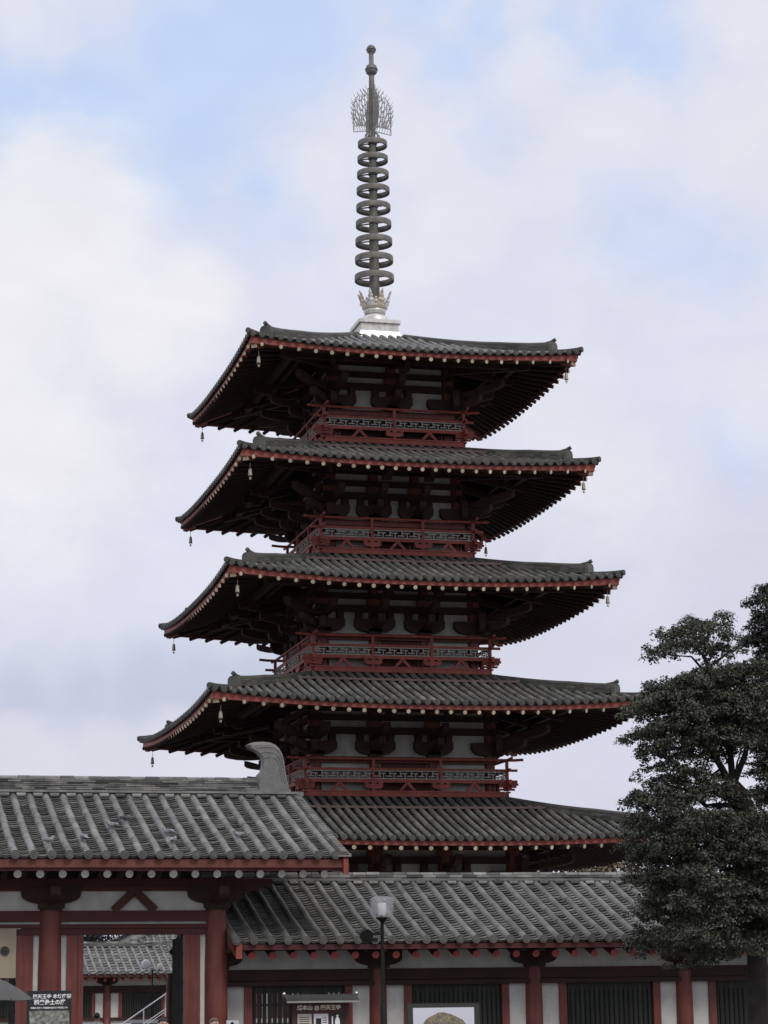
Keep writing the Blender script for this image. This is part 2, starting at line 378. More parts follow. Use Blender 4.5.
mb = MB(); mb.box(-8.1,8.1,-8.1,8.1,0,1.28); mb.box(-8.25,8.25,-8.25,8.25,1.28,1.4)
plat = build(mb, 'stone_platform', M['stone'], pagoda)
mb = MB()
for i in range(8): mb.box(-8.252-.26*(8-i), -8.252-.26*(7-i), -3.4, 3.4, 0, 1.4*(i+1)/9)
build(mb, 'stone_stair', M['stone'], plat)
mb = MB(face(3))
hr = thing('handrail', (-9.3,-3.0,0), 'steel handrail sloping up the stone stair seen through the open gateway', 'handrail')
mb = MB()
for off, r in ((1.02,.022),(.52,.018),(.43,.015)):
    mb.tube([(-10.35,-3.0,off+.06),(-8.3,-3.0,1.42+off),(-7.6,-3.0,1.42+off)], r, 8)
build(mb, 'rail', M['steel'], hr)
for x, z in ((-10.3,.08),(-9.3,.72),(-8.35,1.35),(-7.62,1.38)):
    mb = MB(); mb.tube([(x,-3.0,z),(x,-3.0,z+1.05)], .02, 8); build(mb, 'baluster', M['steel'], hr)

def boat(l, h, flat=.3, n=6):
    p = [(-l, h), (-l, h*.55)]
    for i in range(1, n+1):
        a = PI/2*i/n; p.append((-l + (l-flat*l)*math.sin(a)*1.0 if False else -flat*l-(l-flat*l)*math.cos(a), h*.55*(1-math.sin(a))))
    return p + [(-x, z) for x, z in reversed(p)]

def tier(k):
    T = TIERS[k]; w, a, B = T['w'], T['a'], T['B']
    UP = {5:.28, 4:.25}.get(k, .36)
    E = T['h'] - UP; ze = E - .10
    t, zt = T['t'], T['zt']; rise = zt - ze
    kc = .22 if k == 5 else .12
    def up(u, d): return UP*(abs(u)/w)**2.6*(max(0, d)/w)**2
    def zs(u, d):
        r = (w-d)/(w-t); lift = 0
        if T['lip'] and d < T['lip']: lift = .07
        return ze + rise*(r*(1-kc)+kc*r*r) - (.07*r if T['lip'] else 0) + up(u, d) + lift
    def zr(u, d): return ze - .285 + .34*(w-.1-d) + up(u, d)
    # ---------------- roof tiles
    roof = MB(); pans = MB()
    N = round(2*w/.335); sp = 2*w/N
    for kf in range(4):
        roof.T = pans.T = face(kf)
        segs = [(w-.02, t)] if not T['lip'] else [(w-.02, T['lip']), (T['lip']+.03, t)]
        for si, (dA, dB) in enumerate(segs):
            for i in range(N):
                u = -w + sp*(i+.5)
                end = max(dB, abs(u))
                if end > dA-.12: continue
                if si == 1:
                    path = [(d, zs(u, min(d, T['lip']-.001)) + (0.0)) for d in [dA+(end-dA)*j/3 for j in range(4)]]
                else:
                    path = [(d, zs(u, max(d, (T['lip'] or 0)+.001))) for d in [dA+(end-dA)*j/6 for j in range(7)]]
                tile_row(roof, u, [(d, z+.015) for d, z in path], .094, .5, si == 0, 6, .008)
            for i in range(N+1):
                u = -w + sp*i
                end = max(dB, abs(u)-.1)
                if end > dA-.1: continue
                f = (lambda uu, d: zs(uu, min(d, T['lip']-.001))) if si == 1 else (lambda uu, d: zs(uu, max(d, (T['lip'] or 0)+.001)))
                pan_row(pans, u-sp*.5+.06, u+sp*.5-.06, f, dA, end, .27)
        if T['lip']:
            L = T['lip']
            pts = [(-L+2*L*j/8) for j in range(9)]
            for u0, u1 in zip(pts, pts[1:]):
                roof_ = pans
                z0, z1 = zs(u0, L-.01)-.012, zs(u1, L-.01)-.012
                roof_.add([(u0, L+.07, z0+.075), (u1, L+.07, z1+.075), (u1, L+.07, z1-.0), (u0, L+.07, z0-.0), (u0, L-.0, z0+.075), (u1, L-.0, z1+.075)], [(0,1,2,3),(0,4,5,1)], False, 1)
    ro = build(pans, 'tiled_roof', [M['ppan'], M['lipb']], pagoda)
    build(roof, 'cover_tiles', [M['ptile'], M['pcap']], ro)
    # ---------------- corner ridges
    for kf in range(4):
        Tm = face(kf)
        rd = MB(Tm)
        dend = w*.865
        n = 14; ds = [t-.05 + (dend-t+.05)*i/n for i in range(n+1)]
        def cz(d, off):
            q = (w-d)/(w-t)
            return zs(d, d) - (.07 if T['lip'] and d < T['lip'] else 0) + (off*(.25+.75*min(1, (d-t+.05)/(dend-t)*1.5)))
        # stacked flat tiles: three courses, then round cap
        for lay, (hw, z0, z1) in enumerate(((.2,-.02,.10),(.17,.10,.17),(.155,.175,.24))):
            for i in range(n):
                d0, d1 = ds[i], ds[i+1]
                c0 = .10*(i/n)**3; c1 = .10*((i+1)/n)**3
                q = hw/math.sqrt(2)
                vs = []
                for d, c in ((d0, c0), (d1-.004, c1)):
                    for sg in (-1, 1):
                        for z in (z0, z1): vs.append((d+sg*q, d-sg*q, cz(d, z+c)))
                rd.add(vs, [(0,1,5,4),(2,6,7,3),(1,3,7,5),(0,4,6,2),(0,2,3,1),(4,5,7,6)])
        rd.tube([(d, d, cz(d, .27+.10*(i/n)**3)) for i, d in enumerate(ds)], .085, 8)
        # end ornament (demon tile) with upturned round top
        d = dend+.02; z = cz(d, 0)
        q = .24/math.sqrt(2)
        pl = [(-1,0),(1,0),(1,.5),(.75,.62),(.4,.66),(-.4,.66),(-.75,.62),(-1,.5)]
        vs = [(d+x*q+dd, d-x*q+dd, z-.04+y*.72) for dd in (-.04,.05) for x, y in pl]
        rd.add(vs, [tuple(range(8)), tuple(range(15,7,-1))] + [(i,(i+1)%8,8+(i+1)%8,8+i) for i in range(8)])
        rd.tube([(d-.35,d-.35,z+.40),(d-.05,d-.05,z+.45),(d+.08,d+.08,z+.53)], .075, 8)
        # lower single roll to the corner tip
        ds2 = [dend + (w+.03-dend)*i/4 for i in range(5)]
        rd.tube([(dd, dd, zs(min(dd,w), min(dd,w))+.05+.05*(i/4)**2) for i, dd in enumerate(ds2)], [.1,.1,.1,.1,.105], 10)
        build(rd, 'corner_ridge', M['pridge'], ro)
    # ---------------- eaves: board, rafters, soffit, corner beams
    fb = MB(); rf = MB(); re = MB(); sf = MB(); pu = MB()
    nr = round(2*(w-.4)/.57); nr += (nr+1) % 2
    p = a + .5*(w-a)                                  # eave purlin line
    for kf in range(4):
        Tm = face(kf)
        for m_ in (fb, rf, re, sf, pu): m_.T = Tm
        n = 24; D = w-.13
        for i in range(n):
            u0, u1 = -D+2*D*i/n, -D+2*D*(i+1)/n
            def zz(u): return ze+up(u, w)*1.0
            th0 = .15+.12*(abs(u0)/w)**5; th1 = .15+.12*(abs(u1)/w)**5
            a0, a1 = zz(u0)-.045, zz(u1)-.045
            vs = [(u0,D,a0),(u1,D,a1),(u1,D,a1-th1),(u0,D,a0-th0),(u0,D-.16,a0),(u1,D-.16,a1),(u1,D-.16,a1-th1),(u0,D-.16,a0-th0)]
            fb.add(vs, [(0,3,2,1),(4,5,6,7),(0,1,5,4),(3,7,6,2)])
        for i in range(nr):
            x = -1+2*i/(nr-1); e = (w-.52)*(.88*x+.12*x**3)
            d1 = w-.10
            ui = e*(a/w)*.98
            pts = [(e, d1, zr(e, d1)), (e+(ui-e)*.25, d1+(a-d1)*.25, zr(e*.8, d1+(a-d1)*.25)), (ui, a-.05, zr(ui, a-.05))]
            rf.tube(pts, .072, 8, False)
            c = Vector(pts[0]); dv = (Vector(pts[0])-Vector(pts[1])).normalized()*.02
            rf.tube([tuple(c-dv*2), tuple(c+dv)], .074, 10, True, 0, 1)
        m = 10
        for i in range(n):
            for j in range(m):
                q = []
                for (ii, jj) in ((i,j),(i+1,j),(i+1,j+1),(i,j+1)):
                    d = (w-.2)+(a-.1-(w-.2))*jj/m; u = (-1+2*ii/n)*d
                    q.append((u, d, zr(u, d)+.085))
                sf.add(q, [(0,1,2,3)])
        # purlin + wall plate
        pu.bar((-p-.25, p, zr(0,p)-.20), (p+.25, p, zr(0,p)-.20), .2, .24)
        pu.bar((-p*.99, p-.45, zr(0,p-.45)-.30), (p*.99, p-.45, zr(0,p-.45)-.30), .14, .14)
    build(fb, 'eave_board', M['red'], ro)
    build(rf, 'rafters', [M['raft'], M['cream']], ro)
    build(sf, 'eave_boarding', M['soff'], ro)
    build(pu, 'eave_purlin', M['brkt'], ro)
    for kf in range(4):
        cb = MB(face(kf)); e = w-.02
        zc = ze + UP - .30
        dd = (1,1,0)
        cb.bar((a, a, zr(a,a)-.12), (e-.5, e-.5, zc+.0+.17), .22, .3, (0,0,1))
        cb.bar((e-.55, e-.55, zc+.10), (e-.22, e-.22, zc+.0), .24, .30, (0,0,1), 0, 1)
        build(cb, 'corner_beam', [M['red'], M['cream']], ro)
    # ---------------- storey
    ztop = zr(0, a)+.05
    z0 = B-.3 if k > 1 else 1.4
    st = MB(); st.box(-a+.08, a-.08, -a+.08, a-.08, z0, ztop)
    so_ = build(st, 'storey_wall', M['pwhite'], pagoda)
    nb = T['bays']
    us = [-a+.1 + (2*a-.2)*i/nb for i in range(nb+1)]
    pr_ = .2 if k > 1 else .25
    kk_ = -.12 if k >= 4 else 0
    for kf in range(4):
        for i, u in enumerate(us[:-1]):
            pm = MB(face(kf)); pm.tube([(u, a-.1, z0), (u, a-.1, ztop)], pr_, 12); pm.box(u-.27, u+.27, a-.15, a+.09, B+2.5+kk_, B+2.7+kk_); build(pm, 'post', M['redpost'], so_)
    bm = MB(); bk = MB(); kk = -.12 if k >= 4 else 0
    for kf in range(4):
        bm.T = face(kf)
        for (za, zb, dd) in ((B+2.23+kk, B+2.48+kk, .1), (B+2.72+kk, B+2.92+kk, .1), (B+3.06, B+3.3, .12)):
            bm.box(-a-dd-.12, a+dd+.12, a-.06, a+dd, za, zb)
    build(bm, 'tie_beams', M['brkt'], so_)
    for kf in range(4):
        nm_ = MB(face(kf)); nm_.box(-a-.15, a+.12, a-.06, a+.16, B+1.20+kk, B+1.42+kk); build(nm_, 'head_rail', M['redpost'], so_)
    sp_ = us[1]-us[0]
    arm = sp_*{5:.365, 4:.415, 3:.40, 2:.335, 1:.37}[k]
    kz = B+kk
    for kf in range(4):
        for i, u in enumerate(us):
            corner = i in (0, nb)
            if i == nb: continue
            bk = MB(face(kf))
            P = lambda x, z, tt: (u+x, a+tt, z)
            # capital block
            bk.box(u-.24, u+.24, a-.1, a+.2, kz+1.42, kz+1.62)
            bk.prism([(x, kz+1.50+z) for x, z in boat(arm, .46, .36, 8)], P, -.04, .2)
            for x in (-arm+.16, 0, arm-.16): bk.box(u+x-.12, u+x+.12, a-.05, a+.21, kz+1.962, kz+2.225)
            # projecting cloud arms and tail rafter
            if not corner:
                Q = lambda x, z, tt: (u+tt, a+.1+x, z)
                l1 = .55
                bk.prism([(x, kz+1.63+z) for x, z in boat(l1*1.9, .40, .3) if x >= 0] + [(0, kz+1.63)], Q, -.12, .12)
                bk.prism([(x, kz+2.04+z) for x, z in boat(l1*3.2, .42, .35) if x >= 0] + [(0, kz+2.04)], Q, -.12, .12)
                bk.bar((u, a, zr(u,a)-.55), (u, p+.5, zr(u,p+.5)-.28), .18, .24)
                bk.box(u-.16, u+.16, p-.17, p+.17, zr(u,p)-.62, zr(u,p)-.33)
            else:
                s2 = 1/math.sqrt(2)
                Q = lambda x, z, tt: (-a+.0-x*s2+tt*s2, a-.0+x*s2+tt*s2, z)
                bk.prism([(x, kz+1.63+z) for x, z in boat(1.35, .40, .3) if x >= 0] + [(0, kz+1.63)], Q, -.13, .13)
                bk.prism([(x, kz+2.04+z) for x, z in boat(2.3, .42, .35) if x >= 0] + [(0, kz+2.04)], Q, -.13, .13)
                bk.bar((-a, a, zr(u,a)-.62), (-p-.45, p+.45, zr(p,p)-.33), .2, .3)
                # orthogonal arm to carry the purlin end
                bk.prism([(x, kz+2.04+z) for x, z in boat(1.7, .42, .35) if x >= 0] + [(0, kz+2.04)], lambda x, z, tt: (u+tt, a+.1+x, z), -.12, .12)
                bk.bar((u, a, zr(u,a)-.55), (u-.6, p+.4, zr(u,p+.4)-.28), .18, .24)
                # return arm on the next face
                bk.prism([(x, kz+1.50+z) for x, z in boat(arm, .46, .36, 8)], lambda x, z, tt: (-a-tt, a-.1+x, z), -.04, .2)
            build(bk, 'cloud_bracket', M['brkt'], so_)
    # windows and doors
    for kf in range(4):
        for i in range(nb):
            uc = (us[i]+us[i+1])/2; hw = sp_/2-.24
            if nb == 3 and i == 1 or k == 5:
                dm = MB(face(kf)); dm.box(uc-hw, uc+hw, a-.07, a-.02, z0 if k == 1 else B, B+1.2+kk)
                dm.box(uc-.02, uc+.02, a-.07, a+.0, z0 if k == 1 else B, B+1.2+kk); build(dm, 'door', M['brkt' if k == 5 else 'redd'], so_)
            else:
                wm = MB(face(kf)); zb, zc_ = (B+.42, B+.93) if k > 1 else (2.4, 4.6)
                wm.box(uc-hw*.92, uc+hw*.92, a-.07, a-.04, zb, zc_, 1)
                for j in range(9):
                    x = uc-hw*.9+hw*1.8*j/8; wm.box(x-.025, x+.025, a-.041, a-.01, zb, zc_)
                build(wm, 'lattice_window', [M['fret'], M['fret']], so_)
    # ---------------- balcony
    if T['b']:
        b = T['b']
        bal = MB()
        for kf in range(4):
            bal.T = face(kf)
            bal.box(-b+.11, b-.11, b-.22, b+.0, B-.03, B+.17)
            bal.box(-b-.02, b+.02-.24, b-.13, b+.03, B+.13, B+.18)
        bo = build(bal, 'balcony', M['red'], pagoda)
        fl_ = MB(); fl_.box(-b+.16, b-.16, -b+.16, b-.16, B+.515, B+.55); build(fl_, 'balcony_floor', M['brkt'], bo)
        for kf in range(4):
            Tm = face(kf)
            rl = MB(Tm)
            # rails: lower square rail, middle rail, top rail running past the corners
            rl.bar((-b-.3, b-.07, B+.53), (b+.3, b-.07, B+.53), .12, .12)
            rl.bar((-b-.32, b-.07, B+.945), (b+.32, b-.07, B+.945), .08, .085)
            rl.tube([(-b-.55, b-.07, B+1.34), (-b-.2, b-.07, B+1.315), (b+.2, b-.07, B+1.315), (b+.55, b-.07, B+1.34)], .05, 8)
            pu_ = [-b+.07 + (2*b-.14)*i/nb for i in range(nb+1)]
            for i in range(nb):
                x = pu_[i]; rl.bar((x, b-.07, B+.2), (x, b-.07, B+1.31), .1, .1, (0,1,0))
            build(rl, 'balcony_railing', M['red'], bo)
            fr = MB(Tm)
            for i in range(nb):
                x0, x1 = pu_[i]+.06, pu_[i+1]-.06; zb, zt_ = B+.60, B+.895
                y = b-.07
                zm = (zb+zt_)/2; wd = .036
                for z in (zb+.01, zt_-.01): fr.bar((x0,y,z),(x1,y,z),.03,wd)
                nn = max(3, round((x1-x0)/.42)); st_ = (x1-x0)/nn; h3 = (zt_-zb)/3
                for j in range(nn):                    # interlocking key pattern, one swastika-fret unit per period
                    xa = x0+st_*j
                    fr.bar((xa, y, zb+h3), (xa+st_*.62, y, zb+h3), .03, wd); fr.bar((xa+st_*.38, y, zb+2*h3), (xa+st_, y, zb+2*h3), .03, wd)
                    fr.bar((xa+st_*.38, y, zb+h3), (xa+st_*.38, y, zt_), .028, wd, (1,0,0)); fr.bar((xa+st_*.80, y, zb), (xa+st_*.80, y, zb+2*h3), .028, wd, (1,0,0))
            build(fr, 'fretwork', M['fret'], bo)
            for i in range(nb):
                x = pu_[i]; y = b-.07; P = lambda q, z, tt: (x+q, y+tt, z)
                sm_ = MB(Tm)
                sm_.prism([(q, B+.25+z) for q, z in boat(.33, .16, .35)], P, -.06, .085)
                for q in (-.26, 0, .26): sm_.box(x+q-.08, x+q+.08, y-.07, y+.09, B+.418, B+.472)
                if i == 0:                             # crossed block ends at the corner
                    for z, l in ((.36,.26),(.44,.34),(.26,.2)):
                        sm_.bar((x+.3, y, B+z), (-b-l, y, B+z), .1, .07); sm_.bar((-b+.07, b-.4, B+z-.002), (-b+.07, b+l, B+z-.002), .1, .07)
                build(sm_, 'balcony_bracket', M['red'], bo)
                sm_ = MB(Tm); xm = (pu_[i]+pu_[i+1])/2
                for s_ in (-1, 1):
                    sm_.bar((xm+s_*.02, y, B+.45), (xm+s_*.17, y, B+.29), .09, .1); sm_.bar((xm+s_*.15, y, B+.30), (xm+s_*.28, y, B+.19), .088, .085)
                sm_.box(xm-.09, xm+.09, y-.06, y+.06, B+.42, B+.472)
                build(sm_, 'forked_strut', M['red'], bo)
    # gutter hooks and lip pieces
    return dict(w=w, ze=ze)
for k in (1,2,3,4,5): TIERS[k]['r'] = tier(k)

# ---------------- spire
sp = MB()
sp.lathe([(.215,27.9),(.205,29.0),(.18,31),(.155,33),(.13,35.2),(.12,35.5)], 16)
sp.lathe([(.13,35.5),(.115,37.5),(.095,38.95),(.0,38.96)], 12)
spo = build(sp, 'spire', M['bronze'], pagoda)
zc = [35.013,34.388,33.744,33.082,32.38,31.697,30.983,30.247,29.493]
for i, z in enumerate(zc):
    r = (.575 + (.765-.575)*i/8)
    m = MB(); hb = .1 + .0028*i
    m.lathe([(r,-hb),(r*1.012,-hb*.6),(r*1.012,hb*.6),(r,hb),(r-.055,hb),(r-.055,-hb),(r,-hb)], 36, (0,0,z))
    for q in range(4):
        a_ = q*PI/2+PI/4+.2
        c, s_ = math.cos(a_), math.sin(a_)
        m.bar((c*.15, s_*.15, z+.05), (c*(r-.04), s_*(r-.04), z+.05), .07, .04)
    m.lathe([(.1,-.0),(.19,-.0),(.19,.09),(.1,.09)], 14, (0,0,z))
    build(m, 'spire_ring', M['ringd'], spo)
for z, r in ((39.0,.185),(38.15,.24)):
    m = MB(); m.lathe([(0,r*1.1),(r*.35,r*1.02),(r*.8,r*.7),(r,r*.15),(r*1.02,0),(r*.98,-r*.12),(r,-r*.2),(r*.85,-r*.65),(r*.5,-r*.95),(.1,-r)], 18, (0,0,z))
    m.lathe([(r*1.06,.02),(r*1.06,-.03),(r*.9,-.03),(r*.9,.02),(r*1.06,.02)], 18, (0,0,z)); build(m, 'jewel', M['bronze'], spo)
# openwork water-flame: four vanes of branching tendrils
def flame():
    rnd = random.Random(3)
    m = MB()
    for q in range(4):
        A = q*PI/2 + .05
        ca, sa = math.cos(A), math.sin(A)
        # outer envelope radius at height f (0..1)
        def env(f): return .74*(1-.18*abs(f-.35)) if f < .55 else .68*math.sqrt(max(0, 1-((f-.55)/.5)**2))
        z0, z1 = 35.55, 37.35
        def pt(r, z, o=0): return (ca*r - sa*o, sa*r + ca*o, z)
        # base plate strip, pierced
        m.bar(pt(.1, z0+.02), pt(.78, z0-.08), .02, .035); m.bar(pt(.1, z0+.24), pt(.77, z0+.16), .02, .035); m.bar(pt(.775, z0-.08), pt(.775, z0+.18), .02, .035)
        for j in range(6):
            r = .16+.11*j; m.bar(pt(r, z0-.0), pt(r+.07, z0+.2), .016, .022)
        # stems rising and leaning out from the base plate, each with short twigs
        for j in range(8):
            r0 = .12+.085*j; f_top = .24+.76*(1-(r0/.82)**1.7)-.03*(j % 2)
            n = max(3, int(9*f_top)); pts = []
            for i in range(n+1):
                f = f_top*i/n
                r = r0 + (.06+.03*j)*math.sin(f*2.2) + .018*math.sin(i*1.9+j*2)
                pts.append(pt(min(r, .78), z0+.2+(z1-z0-.2)*f))
            m.tube(pts, [.024-.01*i/n for i in range(n+1)], 4)
            for i in range(0, n+1):
                p0 = Vector(pts[i]); l = .15*rnd.uniform(.7, 1.25)
                sd_ = 1 if (i+j) % 2 else -1
                p1 = p0+Vector(pt(.07*sd_, l*.45)); p2 = p0+Vector(pt(.10*sd_, l*1.15))
                m.tube([tuple(p0), tuple(p1), tuple(p2)], [.017,.014,.009], 4)
                if j >= 2 or i > n-3:
                    m.tube([tuple(p0), tuple(p0+Vector(pt(.06, .07))), tuple(p0+Vector(pt(.10, .17)))], [.012,.010,.006], 4)
        m.tube([pt(.12, z0), pt(.12, z1)], .022, 5)
    # small curled collar below
    for q in range(6):
        A = q*PI/3; m.tube([(.13*math.cos(A),.13*math.sin(A),35.5),(.28*math.cos(A),.28*math.sin(A),35.4),(.3*math.cos(A),.3*math.sin(A),35.25),(.2*math.cos(A),.2*math.sin(A),35.22)], .03, 6)
    return m
build(flame(), 'flame_ornament', M['flame'], spo)
# lotus crown with tall cut petals
cr = MB()
cr.lathe([(.26,28.0),(.40,28.03),(.42,28.1),(.45,28.18),(.36,28.21),(.26,28.2)], 24, (0,0,0), 1)
cr.lathe([(.40,28.21),(.49,28.25),(.50,28.36),(.40,28.37),(.3,28.3)], 24)
for q in range(8):
    A = 2*PI*q/8+.25
    def pp(o, r, z, A=A): return (math.cos(A)*r - math.sin(A)*o, math.sin(A)*r + math.cos(A)*o, z)
    rows = [(.15,.42,28.2),(.18,.47,28.32),(.14,.50,28.42),(.16,.53,28.50),(.085,.55,28.58),(.11,.575,28.66),(.06,.60,28.74),(.07,.62,28.8),(.01,.66,28.92)]
    vs = []
    for hw, r, z in rows: vs += [pp(-hw, r, z), pp(0, r+.045, z), pp(hw, r, z)]
    fs = []
    for i in range(len(rows)-1): fs += [(i*3, i*3+1, i*3+4, i*3+3), (i*3+1, i*3+2, i*3+5, i*3+4)]
    cr.add(vs, fs, False, q % 2)
    cr.add([(x*.95, y*.95, z) for x, y, z in vs], [tuple(reversed(f)) for f in fs], False)
    cr.ball(pp(0, .56, 28.5), .05, .05, .06, 8, 5, 0, 1)
    A2 = A+PI/8
    for z, r in ((28.45,.09),(28.58,.065)): cr.ball((.47*math.cos(A2), .47*math.sin(A2), z), r, r, r, 8, 6, 0, (q+1) % 2)
build(cr, 'lotus_crown', [M['gold'], M['silver']], spo)
dm = MB(); dm.lathe([(.56,27.62),(.57,27.68),(.55,27.78),(.48,27.90),(.36,27.98),(.28,28.03),(.0,28.03)], 32)
build(dm, 'dome', M['silver'], spo)
bs = MB()
bs.box(-.74,.74,-.74,.74,26.5,27.48); bs.box(-.82,.82,-.82,.82,27.48,27.62)
bs.add([(-1.0,-.9,26.6),(1.0,-.9,26.6),(1.0,.9,26.6),(-1.0,.9,26.6),(-.76,-.76,27.16),(.76,-.76,27.16),(.76,.76,27.16),(-.76,.76,27.16)], [(0,1,5,4),(1,2,6,5),(2,3,7,6),(3,0,4,7)])
for kf in range(4):
    bs.T = face(kf)
    for u in (-.7, 0, .7): bs.box(u-.025, u+.025, .74, .752, 27.17, 27.47)
bs.T = None
bso = build(bs, 'base_block', M['silver'], spo)

# ---------------- wind bells (hang from the eave corners: things of their own)
RN = {5:'topmost', 4:'second from top', 3:'middle', 2:'second from bottom'}
SIDE = {(-1,-1):('near left', 'pale'), (-1,1):('far left', 'dark'), (1,-1):('near right', 'pale'), (1,1):('far right', 'dark')}
bell0 = None
for k in (5,4,3,2):
    T = TIERS[k]
    for (sx, sy), (nm, tone) in SIDE.items():
        if (k, sx, sy) in ((2,1,-1),) or (sx == 1 and sy == 1 and k != 4): continue
        d = T['w']-.46; z = T['h']-.70
        if bell0 is None:
            b0 = thing('wind_bell', (0,0,0), 'x', 'wind bell', 'wind bells at the roof corners')
            m = MB(); m.lathe([(.0,-.1),(.03,-.1),(.05,-.12),(.072,-.18),(.08,-.3),(.088,-.40),(.098,-.44),(.088,-.44),(.07,-.3),(.0,-.14)], 14)
            m.tube([(0,0,.14),(0,0,-.1)], .012, 5)
            build(m, 'bell_body', M['bell'], b0)
            m = MB(); m.tube([(0,0,-.2),(0,0,-.5)], .008, 5)
            m.prism([(-.07,-.5),(-.03,-.55),(-.05,-.62),(0,-.58),(.05,-.62),(.03,-.55),(.07,-.5)], lambda a_, b_, t_: (a_, t_, b_), -.008, .008)
            build(m, 'clapper', M['bell'], b0)
            bell0 = b0; b = b0
        else: b = copy_tree(bell0)
        b.location = (sx*d, sy*d, z); b.scale = (.8,)*3
        b['label'] = f'small bronze wind bell under the {nm} corner of the {RN[k]} pagoda roof'

# ================================================================== GATE
GY = -28.0
def front(u, d, z): return (u, GY-d, z)
def back(u, d, z): return (u, GY+d, z)
gate = thing('temple_gate', (-16,GY,0), 'red wooden temple gate with grey tiled gable roof and curled ridge end tile', 'gate')
def gable_roof(parent, T2, x0, x1, dE, zE, dT, zT, sp, r, step, end_left=False, end_right=True, matn=('tile','pan'), conc=.08, L=.44, phase=0.0, faces=2):
    """two slopes of cover and pan tiles; dE eave distance, dT ridge distance"""
    def zf(u, d):
        q = (dE-d)/(dE-dT); return zE + (zT-zE)*(q*(1-conc)+conc*q*q)
    tl = MB(); pn = MB()
    n = int((x1-x0)/sp)
    for T in T2[:faces]:
        tl.T = pn.T = T
        us = [x1 - phase - sp*i for i in range(n+1) if x1-phase-sp*i > x0]
        for u in us:
            ds = [dE+(dT-dE)*j/6 for j in range(7)]
            tile_row(tl, u, [(d, zf(u, d)) for d in ds], r, L, True, 8, .012)
        for ua, ub in zip(us, us[1:]):
            pan_row(pn, ub+r*.7, ua-r*.7, zf, dE, dT, step, .042, .032)
    return tl, pn, zf
GX1 = -9.21; GX0 = -26.4
tl, pn, gz = gable_roof(gate, (front, back), GX0+.25, GX1-.27, 5.2, 5.02, .2, 6.74, .3965, .088, .165, phase=.09)
# thin boards under the tiles and layered rake edges
for T in (front, back):
    pn.T = T
    for (xa, xb) in ((GX0, GX0+.3), (GX1-.3, GX1)):
        for j in range(26):
            d0, d1 = 5.24-(5.04)*j/26, 5.24-(5.04)*(j+1)/26
            for lay in range(3):
                o = .012*lay
                xa_, xb_ = (xa, xb-.0) if xa > -15 else (xa, xb)
                zz0, zz1 = gz(0, min(d0,5.2))+.02+.045*lay, gz(0, d1)+.02+.045*lay
                e0, e1 = (xa_+.03*lay, xb_-.05*lay)
                pn.add([(e0,d0-.002,zz0-.04),(e1,d0-.002,zz0-.04),(e1,d0-.002,zz0+.022),(e0,d0-.002,zz0+.022),(e0,d1+.004,zz1-.04),(e1,d1+.004,zz1-.04),(e1,d1+.004,zz1),(e0,d1+.004,zz1)],
                       [(0,1,2,3),(3,2,6,7),(1,5,6,2),(0,3,7,4)])
        tl.T = T
    for xx in (GX1-.27+.3965*.0, ):
        pass
gro = build(pn, 'tiled_roof', M['pan'], gate)
build(tl, 'cover_tiles', [M['tile'], M['cap']], gro)
# ridge of stacked flat tiles
def ridge_stack(mb, x0, x1, yc, zb, zt, hw, layers, length, rnd):
    hh = (zt-zb)/layers
    for i in range(layers):
        x = x0 - rnd.uniform(0, length)
        ww = hw*(1.0 - .08*(i % 2) - .015*i)
        while x < x1:
            xe = min(x1, x+length*rnd.uniform(.8, 1.2)); xs = max(x0, x)
            if xe > xs+.02:
                o = rnd.uniform(-.008, .008)
                mb.box(xs, xe-.006, yc-ww+o, yc+ww+o, zb+hh*i, zb+hh*(i+1)-.012)
            x = xe
rnd = random.Random(11)
rg = MB()
rg.box(GX0+.2, -9.25, GY-.2, GY+.2, 6.66, 6.84)
ridge_stack(rg, GX0+.2, -10.32, GY, 6.84, 7.20, .2, 8, .34, rnd)
ridge_stack(rg, -10.32, -9.3, GY, 6.84, 6.875, .2, 1, .38, rnd)
rg.box(-9.5,-9.2,GY-.24,GY+.24,6.80,6.90)
x = GX0+.2
while x < -10.36:                                      # round cap tiles along the top
    rg.tube([(x, GY, 7.2), (x+.33, GY, 7.2)], rnd.uniform(.062,.072), 8); x += .345
# plain moulding course along the foot of the ridge, with little round tiles between the rows
for s_ in (-1, 1):
    rg.box(GX0+.2, -9.35, GY+s_*.235-.045, GY+s_*.235+.045, 6.85, 6.905)
    u = GX1-.36
    while u > GX0+.4:
        rg.tube([(u-.31, GY+s_*.29, 6.775), (u-.09, GY+s_*.29, 6.775)], .055, 8); u -= .3965
rgo = build(rg, 'roof_ridge', M['ridge'], gro)
